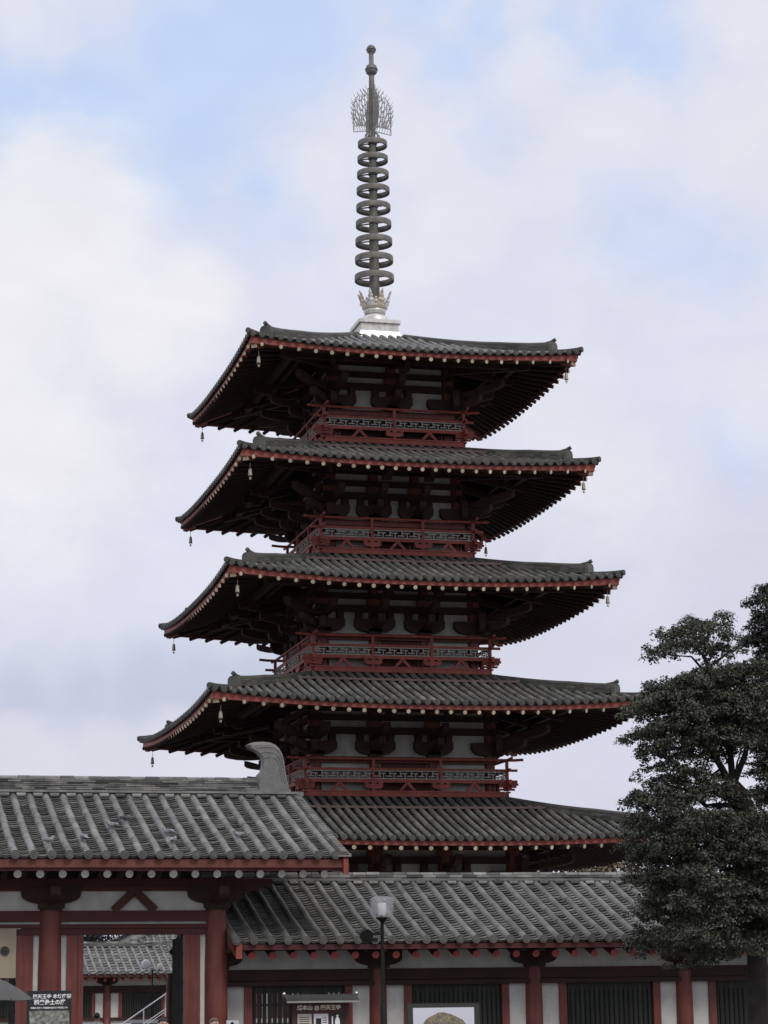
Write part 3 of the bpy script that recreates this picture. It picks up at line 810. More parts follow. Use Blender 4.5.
# curled ridge-end tile
def shibi(x_shift=0, mirror=False):
    m = MB()
    px = [(145,345),(145,300),(146,250),(165,232),(174,200),(176,165),(165,135),(140,112),(112,96),(88,84),(108,76),(132,70),(175,67),(218,71),(246,84),(266,103),(281,130),(291,165),(298,220),(307,270),(318,325),(320,350)]
    pts = [(-10.319+(230+X/5.486-257)*.02517, 6.85+(795-(730+Y/5.486))*.02455) for X, Y in px]
    cx, cz_ = -9.93, 7.35
    if mirror: pts = [(2*x_shift-x, z) for x, z in pts]; cx = 2*x_shift-cx
    layers = ((.19,.90),(.165,.975),(.12,1.0))
    def ring(y, s): return [(cx+(x-cx)*s if s != 1 else x, GY+y, cz_+(z-cz_)*s if s != 1 else z) for x, z in pts]
    seq = [(-.19,.9),(-.165,.97),(-.11,1.0),(.11,1.0),(.165,.97),(.19,.9)]
    n = len(pts); vs = [q for y, s in seq for q in ring(y, s)]
    fs = [(i*n+j, i*n+(j+1)%n, (i+1)*n+(j+1)%n, (i+1)*n+j) for i in range(5) for j in range(n)]
    m.add(vs, fs, True); m.add(vs[:n], [tuple(range(n-1,-1,-1))]); m.add(vs[-n:], [tuple(range(n))])
    # raised fin lines following the curl
    for s in (.78, .62, .46):
        for y in (-.192, .192):
            q = [(cx+(x-cx)*s+.02, GY+y, cz_+(z-cz_)*(s+.05)) for x, z in pts[10:-1]]
            m.tube(q, .012, 5)
    m.box(min(p[0] for p in pts)-.02, max(p[0] for p in pts)+.02, GY-.21, GY+.21, 6.845, 6.97)
    return m
M['shibi'] = mat('weathered ridge ornament', (.155,.157,.155), .6, 0, 0, .2, 5, (.3,.24,.15), .3, 9.0, .5, 25)
build(shibi(), 'ridge_ornament', M['shibi'], rgo)
build(shibi(-17.8, True), 'ridge_ornament', M['shibi'], rgo)
# eaves
for T in (front, back):
    eb = MB(); rf = MB(); re = MB(); sf = MB()
    for m_ in (eb, rf, re, sf): m_.T = T
    eb.box(GX0+.1, GX1-.08, 4.98, 5.12, 4.765, 4.95)
    eb.box(GX0+.1, GX1-.08, 4.86, 4.98, 4.70, 4.80)
    x = -9.775; i = 0
    sl = .33
    while x > GX0+.3:
        rf.tube([(x, 4.965, 4.63), (x, .2, 4.635+sl*4.75)], random.uniform(.085,.092), 12, True, 0, 1)
        x -= .489
    sf.add([(GX0+.1,4.9,4.75),(GX1-.08,4.9,4.75),(GX1-.08,.1,4.75+sl*4.8),(GX0+.1,.1,4.75+sl*4.8)], [(0,1,2,3)])
    build(eb, 'eave_board', M['redpost'], gro)
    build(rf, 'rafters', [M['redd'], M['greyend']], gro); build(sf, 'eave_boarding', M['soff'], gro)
for xx in (GX1-.12, GX0+.06):
    m = MB()
    for T in (front, back):
        m.T = T
        vs = []
        for x in (xx-.05, xx+.06):
            for j in range(7):
                d = 5.19-(5.19)*j/6; z = gz(0, max(.2, d))-.05
                vs += [(x, d, z), (x, d, z-.36)]
        fs = []
        for j in range(6):
            for o in (0, 14): fs.append((o+2*j, o+2*j+2, o+2*j+3, o+2*j+1))
            fs += [(2*j, 14+2*j, 14+2*j+2, 2*j+2), (2*j+1, 2*j+3, 14+2*j+3, 14+2*j+1)]
        fs.append((0, 1, 15, 14))
        m.add(vs, fs)
    build(m, 'bargeboard', M['red'], gro)
# posts and frame; FY = front post plane distance
FD = 3.5
PX = [-11.98, -15.735, -19.49, -23.245]
wl = MB(front)
wl.box(PX[-1], PX[0], FD-.05, FD+.03, 3.88, 4.60)
frz = build(wl, 'frieze_panel', M['white'], gate)
for T in (front, lambda u, d, z: (u, GY+.1, z)):
    for x in PX:
        m = MB(T)
        m.T = None
        y = T(x, FD, 0)[1]
        m.lathe([(.33,0),(.33,.12),(.262,.13),(.268,1.2),(.262,2.6),(.245,3.6),(.235,3.95)], 20, (x, y, 0))
        build(m, 'post', M['redpost'], gate)
m = MB()
m.T = front
m.box(PX[-1]-.3, PX[0]+.22, FD-.12, FD+.13, 3.655, 3.895)
m.box(PX[-1]-.2, PX[0]+.2, FD-.10, FD+.11, 3.36, 3.60)
m.box(PX[-1]-.2, PX[0]+.2, FD-.10, FD+.15, 3.505, 3.58)
for T in (front, back):
    m.T = T
    m.box(PX[-1]-1.6, PX[0]+1.3, FD-.1, FD+.1, 4.42, 4.60)
m.T = front
m.box(PX[-1]-1.2, PX[0]+1.0, FD-.05, FD+.14, 4.33, 4.42)
m.T = None
for x in PX: m.box(x-.11, x+.11, GY-FD+.1, GY+FD-.1, 3.95, 4.25)
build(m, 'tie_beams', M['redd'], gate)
m = MB()
m.T = front; m.box(PX[-1], PX[0], FD-.05, FD+.05, 3.601, 3.654)
build(m, 'plaster_strip', M['white'], gate)
for T in (front,):
    for x in PX:
        m = MB(T)
        P = lambda q, z, tt: (x+q, FD+tt, z)
        m.box(x-.29, x+.29, FD-.28, FD+.28, 3.95, 4.06); m.box(x-.24, x+.24, FD-.24, FD+.24, 3.90, 3.95)
        m.prism([(q, 4.05+z) for q, z in boat(.66, .36, .3, 8)], P, -.1, .16)
        for q in (-.54, 0, .54): m.box(x+q-.13, x+q+.13, FD-.12, FD+.18, 4.30, 4.418)
        m.prism([(q, 4.05+z) for q, z in boat(.9, .34, .3, 8) if q >= 0]+[(0, 4.05)], lambda q, z, tt: (x+tt, FD+.1+q, z), -.11, .11)
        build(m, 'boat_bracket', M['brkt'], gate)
    for xa, xb in zip(PX, PX[1:]):
        m = MB(T); xm = (xa+xb)/2
        for s_ in (-1, 1): m.bar((xm+s_*.04, FD+.07, 4.30), (xm+s_*.47, FD+.07, 3.90), .18, .15, (0,1,0))
        m.box(xm-.17, xm+.17, FD, FD+.16, 4.25, 4.42); build(m, 'forked_strut', M['redd'], gate)
# jambs and white plaster slips beside each post
for T in (front,):
    for i, x in enumerate(PX):
        for s_ in (-1, 1):
            if (i == 0 and s_ == 1) or (i == 3 and s_ == -1): continue
            m = MB(T); xa = x+s_*.375
            m.box(min(x+s_*.2, xa), max(x+s_*.2, xa), FD-.06, FD+.02, .0, 3.36); build(m, 'plaster_slip', M['white'], gate)
            m = MB(T); xb = x+s_*.74
            m.box(min(xa, xb), max(xa, xb), FD-.1, FD+.08, 0, 3.36)
            m.box(min(x+s_*.62, xb), max(x+s_*.62, xb), FD+.08, FD+.1, 0, 3.36)
            build(m, 'door_jamb', M['redpost'], gate)
# open door leaves (seen edge on, dark) at the middle plane
for xa, xb in zip(PX, PX[1:]):
    for x in (xa-.70, xb+.70):
        m = MB(); m.box(x-.045, x+.045, GY-FD+.12, GY-FD+1.55, .12, 3.3)
        for j in range(5): m.box(x-.06, x+.06, GY-FD+.13, GY-FD+1.54, .4+.62*j, .5+.62*j)
        build(m, 'door_leaf', M['dark'], gate)

# ================================================================== CORRIDOR
def corridor(name, label, xs, x0, x1, yc, dz, group=None, full=True, mirror=False, fy=4.33, n_seed=5, tile=('tile','pan')):
    """roofed cloister: outer wall of posts, plaster and lattice windows towards the viewer, open colonnade behind"""
    def fr(u, d, z): return (u, yc-d, z+dz)
    def bk(u, d, z): return (u, yc+d, z+dz)
    c = thing(name, ((x0+x1)/2, yc, 0), label, 'corridor', group)
    tl, pn, zf = gable_roof(c, (fr, bk), x0, x1, fy, 3.17, .2, 4.655, .401, .087, .165 if full else .4, phase=.22)
    rnd = random.Random(n_seed)
    ro = build(pn, 'tiled_roof', M[tile[1]], c); build(tl, 'cover_tiles', [M[tile[0]], M['cap']], ro)
    rg = MB(); ridge_stack(rg, x0, x1, yc, 4.68+dz, 4.90+dz, .17, 3, .36, rnd)
    rg.box(x0, x1, yc-.15, yc+.15, 4.5+dz, 4.69+dz)
    x = x0
    while x < x1-.3: rg.tube([(x, yc, 4.9+dz), (x+.33, yc, 4.9+dz)], rnd.uniform(.055,.066), 8); x += .345
    for s_ in (-1, 1):
        rg.box(x0, x1, yc+s_*.2-.035, yc+s_*.2+.035, 4.74+dz, 4.785+dz)
        u = x1-.22
        while u > x0+.3: rg.tube([(u-.31, yc+s_*.25, 4.69+dz), (u-.09, yc+s_*.25, 4.69+dz)], .048, 8); u -= .401
    build(rg, 'roof_ridge', M['ridge'], ro)
    for T in (fr, bk):
        eb = MB(); rf = MB(); re = MB(); sf = MB()
        for m_ in (eb, rf, re, sf): m_.T = T
        eb.box(x0+.05, x1, fy-.2, fy-.06, 2.98, 3.10)
        x = x0+.45
        while x < x1-.1:
            rf.tube([(x, fy-.2, 2.855), (x, .2, 2.86+.31*(fy-.4))], random.uniform(.084,.092), 12, True, 0, 1); x += .479
        sf.add([(x0+.05,fy-.2,2.965),(x1,fy-.2,2.965),(x1,.1,2.965+.31*(fy-.3)),(x0+.05,.1,2.965+.31*(fy-.3))], [(0,1,2,3)])
        build(eb, 'eave_board', M['redd'], ro); build(rf, 'rafters', [M['redd'], M['rededge']], ro); build(sf, 'eave_boarding', M['soff'], ro)
    for T in (fr, bk):
        for xx in (x0+.12, x1-.05):
            vs = []; m = MB(T)
            for q in (xx-.07, xx+.07):
                for j in range(5):
                    d = (fy-.02)*(1-j/4); z = zf(0, max(.2, d))-.06
                    vs += [(q, d, z), (q, d, z-.33)]
            fs = []
            for j in range(4):
                for o in (0, 10): fs.append((o+2*j, o+2*j+2, o+2*j+3, o+2*j+1))
                fs += [(2*j, 10+2*j, 12+2*j, 2*j+2), (2*j+1, 2*j+3, 13+2*j, 11+2*j)]
            fs.append((0,1,11,10)); m.add(vs, fs); build(m, 'bargeboard', M['red'], ro)
    fd = 3.0; WT = bk if mirror else fr; CT = fr if mirror else bk
    # frieze, beams
    m = MB(WT); m.box(x0+.02, x1-.02, fd-.05, fd+.03, 2.56, 3.15); build(m, 'frieze_panel', M['white'], c)
    m = MB()
    for T in (WT, CT):
        m.T = T
        m.box(x0, x1, fd-.13, fd+.13, 2.315, 2.565); m.box(x0, x1, fd-.1, fd+.17, 2.19, 2.30); m.box(x0, x1, fd-.1, fd+.1, 3.15, 3.3)
    m.T = WT; m.box(x0, x1, fd-.1, fd+.14, .75, .92)
    build(m, 'tie_beams', M['brkt'], c)
    for T in (WT, CT):
        for x in xs:
            m = MB(); y = T(x, fd, 0)[1]; m.lathe([(.26,0),(.26,.1),(.215,.11),(.215,1.2),(.205,2.3),(.19,2.6)], 16, (x, y, dz)); build(m, 'post', M['redpost'], c)  # darker red on these posts paints in the corridor's shadow
            if T is CT and full and x < -11: continue
            m = MB(T); m.prism([(q, 2.64+z) for q, z in boat(.56, .3, .3)], lambda q, z, tt: (x+q, fd+tt, z), -.09, .15); m.box(x-.24, x+.24, fd-.22, fd+.22, 2.58, 2.66)
            for q in (-.45, 0, .45): m.box(x+q-.11, x+q+.11, fd-.1, fd+.16, 2.9, 3.06)
            build(m, 'boat_bracket', M['brkt'], c)
    for xa, xb in zip(xs, xs[1:]):
        m = MB(WT); m.box(xa+.1, xa+.62, fd-.05, fd+.02, .92, 2.19); build(m, 'plaster_panel', M['white'], c)
        m = MB(WT); m.box(xb-.62, xb-.1, fd-.05, fd+.02, .92, 2.19); build(m, 'plaster_panel', M['white'], c)
        m = MB(WT); m.box(xa+.1, xb-.1, fd-.05, fd+.02, .0, .75); build(m, 'plaster_dado', M['white'], c)
        for x in (xa+.62, xb-.8):
            m = MB(WT); m.box(x, x+.18, fd-.1, fd+.08, .92, 2.19); build(m, 'window_jamb', M['redpost'], c)
        w0, w1 = xa+.8, xb-.8
        m = MB(WT)
        ns = int((w1-w0)/(.115 if full else .13))
        for i in range(ns):
            x = w0+(w1-w0)*(i+.5)/ns
            m.bar((x, fd-.02, .92), (x, fd-.02, 2.19), .065, .065, (1,1,0))
        m.box(w0, w1, fd-.045, fd-.02, 2.03, 2.19)
        m.box(w0, w1, fd-.05, fd-.035, 1.75, 1.79)
        build(m, 'lattice_window', M['lat'], c)
        if xa > xs[0] or not full:
            m = MB(WT); m.box(w0+.02, w1-.02, fd-.13, fd-.1, .92, 2.19); build(m, 'dark_backing', M['lat'], c)  # dark sheet added behind the slats so the gaps look unlit
    if dz > .2:
        m = MB(); m.box(x0, x1, yc-4.2, yc+4.2, 0, dz+.004); build(m, 'stone_base', M['stone'], c)
    return c
corridor('roofed_corridor', 'near roofed corridor with grey tiles and dark lattice windows running right from the gate', [-11.86,-8.08,-4.29,-.51,3.27,7.05], -11.72, 8.6, GY, 0, tile=('ctile','pan'))
# inner wall lining of the near corridor's raised floor
corridor('roofed_corridor', 'far roofed corridor across the courtyard seen through the open gateway', [-19.25+3.7*i for i in range(9)], -20, 11.5, 45.0, .55, None, False, False, n_seed=9, tile=('tile','pan'))

# hall behind the far corridor
hall = thing('temple_hall', (8.1,62.3,0), 'grey tiled hip roof of a hall rising behind the far corridor', 'hall')
m = MB(); m.box(2,14,58,66,0,5.5); hw_ = build(m, 'wall', M['white'], hall)
rf_ = MB(); tl = MB()
def hz(d, u=0): 
    q = (6.3-d)/6.1; return 5.65+3.9*(q*.75+.25*q*q)
for T in (lambda u, d, z: (8.1+u, 62.3-d, z), lambda u, d, z: (8.1-u, 62.3+d, z)):
    rf_.T = tl.T = T
    for i in range(46):
        u = -9.2+.4*i+.2
        dtop = max(.2, abs(u)-3.1)
        if dtop > 6.1: continue
        tile_row(tl, u, [(6.3+(dtop-6.3)*j/6, hz(6.3+(dtop-6.3)*j/6)) for j in range(7)], .1, .5, True, 6)
        pan_row(rf_, u-.2, u+.2, lambda uu, d: hz(d), 6.3, dtop, .3)
for sx in (-1, 1):
    T = (lambda u, d, z: (8.1-3.0-d, 62.3-u, z)) if sx < 0 else (lambda u, d, z: (8.1+3.0+d, 62.3+u, z))
    rf_.T = tl.T = T
    for i in range(32):
        u = -6.2+.4*i
        dtop = max(.2, abs(u))
        if dtop > 6.1: continue
        tile_row(tl, u, [(6.3+(dtop-6.3)*j/6, hz(6.3+(dtop-6.3)*j/6)) for j in range(7)], .1, .5, True, 6)
        pan_row(rf_, u-.2, u+.2, lambda uu, d: hz(d), 6.3, dtop, .3)
hro = build(rf_, 'tiled_roof', M['pan'], hall); build(tl, 'cover_tiles', [M['tile'], M['cap']], hro)
for sx in (-1, 1):
    for sy in (-1, 1):
        m = MB(); m.tube([(8.1+sx*(3.0+d), 62.3+sy*d, hz(max(.2,d))+.12) for d in (.0,1.5,3,4.5,6.2)], .2, 8); build(m, 'corner_ridge', M['ridge'], hro)
m = MB(); m.box(5.0,11.2,62.05,62.55,9.4,9.9); build(m, 'roof_ridge', M['ridge'], hro)

# ================================================================== STREET FURNITURE
def text(body, size, mat_, parent, loc, name, sx=1.0, bold=.0, align='CENTER'):
    cu = bpy.data.curves.new(name, 'FONT'); cu.body = body; cu.size = size; cu.align_x = align; cu.align_y = 'CENTER'; cu.extrude = .002; cu.offset = bold
    cu.resolution_u = 2
    tmp = bpy.data.objects.new('tmp', cu); col.objects.link(tmp)
    dg = bpy.context.evaluated_depsgraph_get(); dg.update()
    me = bpy.data.meshes.new_from_object(tmp.evaluated_get(dg)); bpy.data.objects.remove(tmp)
    me.transform(Matrix.Translation(loc) @ Matrix.Rotation(PI/2, 4, 'X') @ Matrix.Diagonal((sx,1,1,1)))
    me.materials.clear(); me.materials.append(mat_); me.name = name
    o = bpy.data.objects.new(name, me); col.objects.link(o); o.parent = parent
    if parent.type == 'EMPTY': o.matrix_parent_inverse = ROOTINV[parent.name]
    return o
# black garden sign beside the gate
sg = thing('sign_board', (-16.91,-42,0), 'black garden sign with white Japanese lettering over a photograph, beside the umbrella', 'sign')
m = MB(); m.box(-17.31,-16.51,-42.0,-41.96,.75,2.04); so_ = build(m, 'board', M['signblk'], sg)
text('四天王寺 本坊庭園', .083, M['letter'], so_, (-16.86,-42.003,1.935), 'lettering', 1.0, .002)
text('極楽浄土の庭', .098, M['letter'], so_, (-16.90,-42.003,1.832), 'lettering', .95, .003)
text('四季の花咲く池泉回遊式庭園 拝観受付中', .036, M['letter'], so_, (-16.91,-42.003,1.737), 'lettering', 1.0, .001)
m = MB(); m.box(-17.26,-16.55,-42.008,-42.0,.95,1.69); build(m, 'photograph', M['photo'], so_)
for x in (-17.25,-16.57):
    m = MB(); m.box(x-.025,x+.025,-41.957,-41.90,0,1.9); build(m, 'leg', M['black'], sg)
# grey umbrella
um = thing('umbrella', (-18.08,-43.5,0), 'grey cloth umbrella on a pole at the left edge in front of the gate', 'umbrella')
m = MB(); cxu, cyu = -18.08, -43.5; n = 8; vs = [(cxu,cyu,2.27)]; fs = []
for j, (r, z) in enumerate(((.25,2.2),(.52,2.055),(.78,1.875))):
    for i in range(32):
        a_ = 2*PI*i/32+.2; sc_ = 1-.055*abs(math.sin(a_*4-.8))*(j+1)/3
        vs.append((cxu+r*sc_*math.cos(a_), cyu+r*sc_*math.sin(a_), z-.012*abs(math.sin(a_*4-.8))))
for i in range(32): fs.append((0, 1+i, 1+(i+1)%32))
for j in range(2):
    for i in range(32): fs.append((1+32*j+i, 1+32*(j+1)+i, 1+32*(j+1)+(i+1)%32, 1+32*j+(i+1)%32))
m.add(vs, fs, False)
m.add([(x, y, z-.006) for x, y, z in vs], [tuple(reversed(f)) for f in fs], False)
can = build(m, 'canopy', M['grey cloth'], um)
m = MB()
for i in range(8):
    a_ = 2*PI*i/8+.2+.2; m.tube([(cxu,cyu,2.24),(cxu+.25*math.cos(a_),cyu+.25*math.sin(a_),2.175),(cxu+.75*math.cos(a_),cyu+.75*math.sin(a_),1.87)], .006, 4)
build(m, 'ribs', M['black'], can)
m = MB(); m.tube([(cxu,cyu,.05),(cxu,cyu,2.36)], .018, 8); build(m, 'pole', M['black'], um)
m = MB(); m.lathe([(0,0),(.3,0),(.3,.06),(.08,.1),(.04,.3),(0,.3)], 20, (cxu,cyu,0)); build(m, 'base', M['stone'], um)
# banner in the gateway
bn = thing('banner', (-17.2,-31.66,2.43), 'cream cloth banner with a round dark crest hanging in the gateway at the left edge', 'banner')
m = MB()
nx = 16; vs = []; 
for j in range(6):
    for i in range(nx+1):
        x = -17.9+1.4*i/nx; z = 3.5-1.07*j/5; y = -31.66+.018*math.sin(i*1.4)*(j/5)+.01*math.sin(i*.7+j)
        vs.append((x, y, z))
fs = [(j*(nx+1)+i, j*(nx+1)+i+1, (j+1)*(nx+1)+i+1, (j+1)*(nx+1)+i) for j in range(5) for i in range(nx)]
m.add(vs, fs, True); m.add([(x, y+.006, z) for x, y, z in vs], [tuple(reversed(f)) for f in fs], True)
m.tube([(-18.0,-31.66,3.5),(-16.4,-31.66,3.5)], .015, 6)
bo_ = build(m, 'cloth', M['banner'], bn)
m = MB()
def disc(mb, cx, y, cz, r0, r1, n=24):
    for i in range(n):
        a0, a1 = 2*PI*i/n, 2*PI*(i+1)/n
        mb.add([(cx+r*math.cos(a_), y, cz+r*math.sin(a_)) for r, a_ in ((r0,a0),(r1,a0),(r1,a1),(r0,a1))], [(0,1,2,3)])
disc(m, -16.75, -31.70, 3.02, .07, .10)
disc(m, -16.75, -31.70, 3.02, .0, .045)
for i in range(6):
    a_ = PI*i/3; disc(m, -16.75+.055*math.cos(a_), -31.698, 3.02+.055*math.sin(a_), 0, .02, 8)
build(m, 'crest', M['crest'], bo_)
# notice kiosk
kk_ = thing('notice_board', (-9.8,-32.6,0), 'roofed notice board with pale gold Japanese lettering standing before the lattice window', 'notice board')
m = MB(); m.box(-10.40,-9.22,-32.62,-32.56,.8,1.80); m.box(-10.46,-10.38,-32.64,-32.54,.7,1.82); m.box(-9.24,-9.16,-32.64,-32.54,.7,1.82); m.box(-10.38,-9.24,-32.635,-32.55,.74,.80); m.box(-10.38,-9.24,-32.635,-32.55,1.755,1.82)
kb = build(m, 'board', M['board'], kk_)
m = MB(); m.prism([(-.32,1.80),(-.30,1.84),(0,1.965),(.30,1.84),(.32,1.80),(0,1.90)], lambda y, z, x: (x, -32.6+y, z), -10.64, -8.98)
m.box(-10.66,-8.96,-32.65,-32.55,1.945,1.985)
kr = build(m, 'roof', M['kroof'], kk_)
for x in (-10.64,-8.98):
    m = MB(); m.ball((x,-32.6,2.0), .04,.04,.045); build(m, 'finial', M['steel'], kr)
for x in (-10.42,-9.2):
    m = MB(); m.box(x-.045,x+.045,-32.53,-32.46,0,1.8); build(m, 'leg', M['black'], kk_)
text('総本山', .118, M['gletter'], kb, (-10.17,-32.625,1.69), 'lettering', 1.0, .004)
m = MB(); disc(m, -9.90, -32.626, 1.685, .035, .055); disc(m, -9.90, -32.626, 1.685, 0, .022); build(m, 'crest', M['gletter'], kb)
text('四天王寺', .118, M['gletter'], kb, (-9.58,-32.625,1.69), 'lettering', 1.0, .004)
for xa, xb, mt in ((-10.34,-10.02,'paper2'),(-9.97,-9.64,'paper'),(-9.58,-9.28,'signblk')):
    m = MB(); m.box(xa,xb,-32.628,-32.62,.95,1.56); po_ = build(m, 'paper_notice', M[mt], kb)
    m2 = MB()
    if mt == 'paper': m2.box(xa+.05,xa+.17,-32.632,-32.628,1.3,1.46); [m2.box(xa+.2,xb-.03,-32.632,-32.628,1.46-.05*j,1.475-.05*j) for j in range(5)]; build(m2, 'print', M['signblk'], po_)
    elif mt == 'paper2': [m2.box(xa+.04,xb-.05,-32.632,-32.628,1.48-.045*j,1.493-.045*j) for j in range(8)]; build(m2, 'print', M['signblk'], po_)
    else: m2.ball(((xa+xb)/2,-32.632,1.36), .06,.004,.13); m2.ball(((xa+xb)/2,-32.632,1.51), .03,.004,.03); m2.box(xa+.02,xa+.05,-32.632,-32.628,1.3,1.5); build(m2, 'print', M['letter'], po_)
# poster
ps = thing('poster_stand', (-7.06,-33,0), 'white poster of a rounded stone mound in a dark frame before the lattice window', 'poster')
m = MB(); m.box(-7.90,-6.22,-32.99,-32.94,.7,1.75); pf = build(m, 'frame', M['lat'], ps)
m = MB(); m.box(-7.775,-6.35,-33.0,-32.99,.8,1.655); pp_ = build(m, 'poster_sheet', M['poster'], pf)
m = MB()
ol = [(-7.62,.95),(-7.56,1.28),(-7.48,1.40),(-7.38,1.46),(-7.28,1.50),(-7.2,1.545),(-7.08,1.555),(-6.98,1.53),(-6.86,1.50),(-6.74,1.44),(-6.62,1.38),(-6.53,1.27),(-6.47,.95)]
m.prism(ol, lambda x, z, y: (x, y, z), -33.004, -33.0); build(m, 'picture', M['mound'], pp_)
for x in (-7.8,-6.32):
    m = MB(); m.box(x-.03,x+.03,-32.94,-32.88,0,1.7); build(m, 'leg', M['black'], ps)
# lamp post
lp = thing('street_lamp', (-10.755,-42,0), 'slim black lamp post with a drum shaped glass lantern and a side floodlight', 'street lamp')
X, Y = -10.755, -42.0
m = MB(); m.lathe([(.12,0),(.12,.05),(.062,.08),(.062,1.68),(.045,1.71),(.034,1.74),(.032,3.26)], 14, (X,Y,0)); build(m, 'pole', M['black'], lp)
m = MB(); m.lathe([(.14,3.30),(.205,3.33),(.222,3.40),(.225,3.60),(.21,3.66),(.15,3.69),(.0,3.70)], 28, (X,Y,0)); m.lathe([(.0,3.693),(.14,3.683),(.2,3.655),(.212,3.60),(.21,3.40),(.195,3.34),(.13,3.31),(.0,3.31)], 28, (X,Y,0))
gl = build(m, 'lantern_glass', M['glassy'], lp)
m = MB(); m.lathe([(.0,3.32),(.075,3.32),(.075,3.36),(.08,3.42),(.08,3.57),(.0,3.57)], 16, (X,Y,0)); build(m, 'lamp_tube', M['gwhite'], gl)
m = MB(); m.lathe([(.03,3.20),(.05,3.24),(.12,3.29),(.12,3.305),(.0,3.305)], 18, (X,Y,0)); build(m, 'collar', M['black'], lp)
fl = MB(); fl.bar((X,Y,3.0),(X-.22,Y,3.0),.04,.05); fl.tube([(X-.34,Y+.12,3.03),(X-.34,Y-.06,2.99),(X-.34,Y-.17,2.96)], [.06,.115,.125], 14)
fl.bar((X-.2,Y,3.0),(X-.3,Y,3.0),.03,.08); fl.ball((X-.34,Y-.02,3.10),.025,.025,.025)
fl.box(X-.26,X-.1,Y-.05,Y+.05,2.86,2.93)
build(fl, 'floodlight', M['black'], lp)
# round lamps on a mast in the courtyard
fd_ = thing('floodlight_mast', (-6.2,15,0), 'two round white lamps on a thin mast before the far corridor roof', 'floodlight')
m = MB(); m.tube([(-6.2,15.1,0),(-6.2,15.1,3.45)], .03, 8); m.bar((-6.5,15.1,3.42),(-5.88,15.1,3.42),.03,.03); build(m, 'mast', M['black'], fd_)
for x, z, r in ((-6.487,3.66,.2),(-5.894,3.56,.13)):
    m = MB(); 
    T0 = Vector((x, 15, z)); m.lathe([(0,-.05),(r*.6,-.04),(r,.0),(r,.05),(r*.5,.16),(0,.17)], 18)
    rot = Matrix.Translation(T0) @ Matrix.Rotation(math.radians(-80), 4, 'X')
    m.v = [tuple(rot @ Vector(p)) for p in m.v]
    m.v = [(p[0], 15-(p[1]-15), p[2]) if False else p for p in m.v]
    build(m, 'lamp_head', M['gwhite'], fd_)

# ================================================================== PIGEONS
def pigeon_mesh():
    m = MB()
    m.ball((0,0,.09), .12,.062,.06, 12, 8); m.ball((.115,0,.155), .035,.03,.034, 10, 6); m.tube([(.06,0,.1),(.1,0,.14)], [.05,.034], 8)
    m.add([(-.07,-.04,.10),(-.07,.04,.10),(-.24,.045,.06),(-.24,-.045,.06),(-.07,-.03,.075),(-.07,.03,.075),(-.24,.04,.05),(-.24,-.04,.05)], [(0,3,2,1),(4,5,6,7),(2,3,7,6),(0,4,7,3),(1,2,6,5)])
    for s_ in (-1, 1):
        m.ball((-.03,s_*.055,.10), .12,.018,.045, 10, 6); m.tube([(.01,s_*.025,.05),(.015,s_*.025,0),(.04,s_*.025,0)], .006, 4)
    m.tube([(.145,0,.153),(.17,0,.145)], [.01,.003], 5)
    return m
pg = [((-15.93,-32.54),.2,'pigeon','lowest on the far left, perched beside a broken cover tile'),((-14.97,-32.28),1.9,'pigeon','pale, alone on the left half just above the eave'),((-14.26,-31.2),2.7,'pigeon','pale, with a darker one up to its right'),((-13.85,-30.59),.1,'pigdark','dark, highest up the slope'),((-12.99,-31.76),2.4,'pigeon','upper bird of the close pair right of centre'),((-12.98,-32.5),.9,'pigeon','lower bird of the close pair right of centre'),((-11.45,-31.99),3.4,'pigeon','rightmost on the roof, nearest the gable end')]
words_ = ['small grey pigeon on the gate roof, lowest and farthest left','pale pigeon on the gate roof, alone above the left eave','pale pigeon on the gate roof with a darker bird up to its right','dark pigeon perched highest on the gate roof slope','grey pigeon on the gate roof, upper one of a close pair','grey pigeon on the gate roof, lower one of a close pair','grey pigeon on the gate roof, rightmost and nearest the gable end']
pm = {}
for ((x, y), rot, mt, _), lb in zip(pg, words_):
    # sit on a cover tile crest
    u = GX1-.36 - .3965*round((GX1-.36-x)/.3965)
    z = gz(0, GY-y) + .09
    if mt not in pm: 
        me_o = pigeon_mesh().build('pigeon', M[mt]); pm[mt] = me_o; o = me_o
    else:
        o = pm[mt].copy(); col.objects.link(o)
    o.location = (u, y, z); o.rotation_euler = (0, 0, rot); o.scale = (.95,)*3
    tag(o, lb, 'pigeon', 'pigeons on the gate roof')

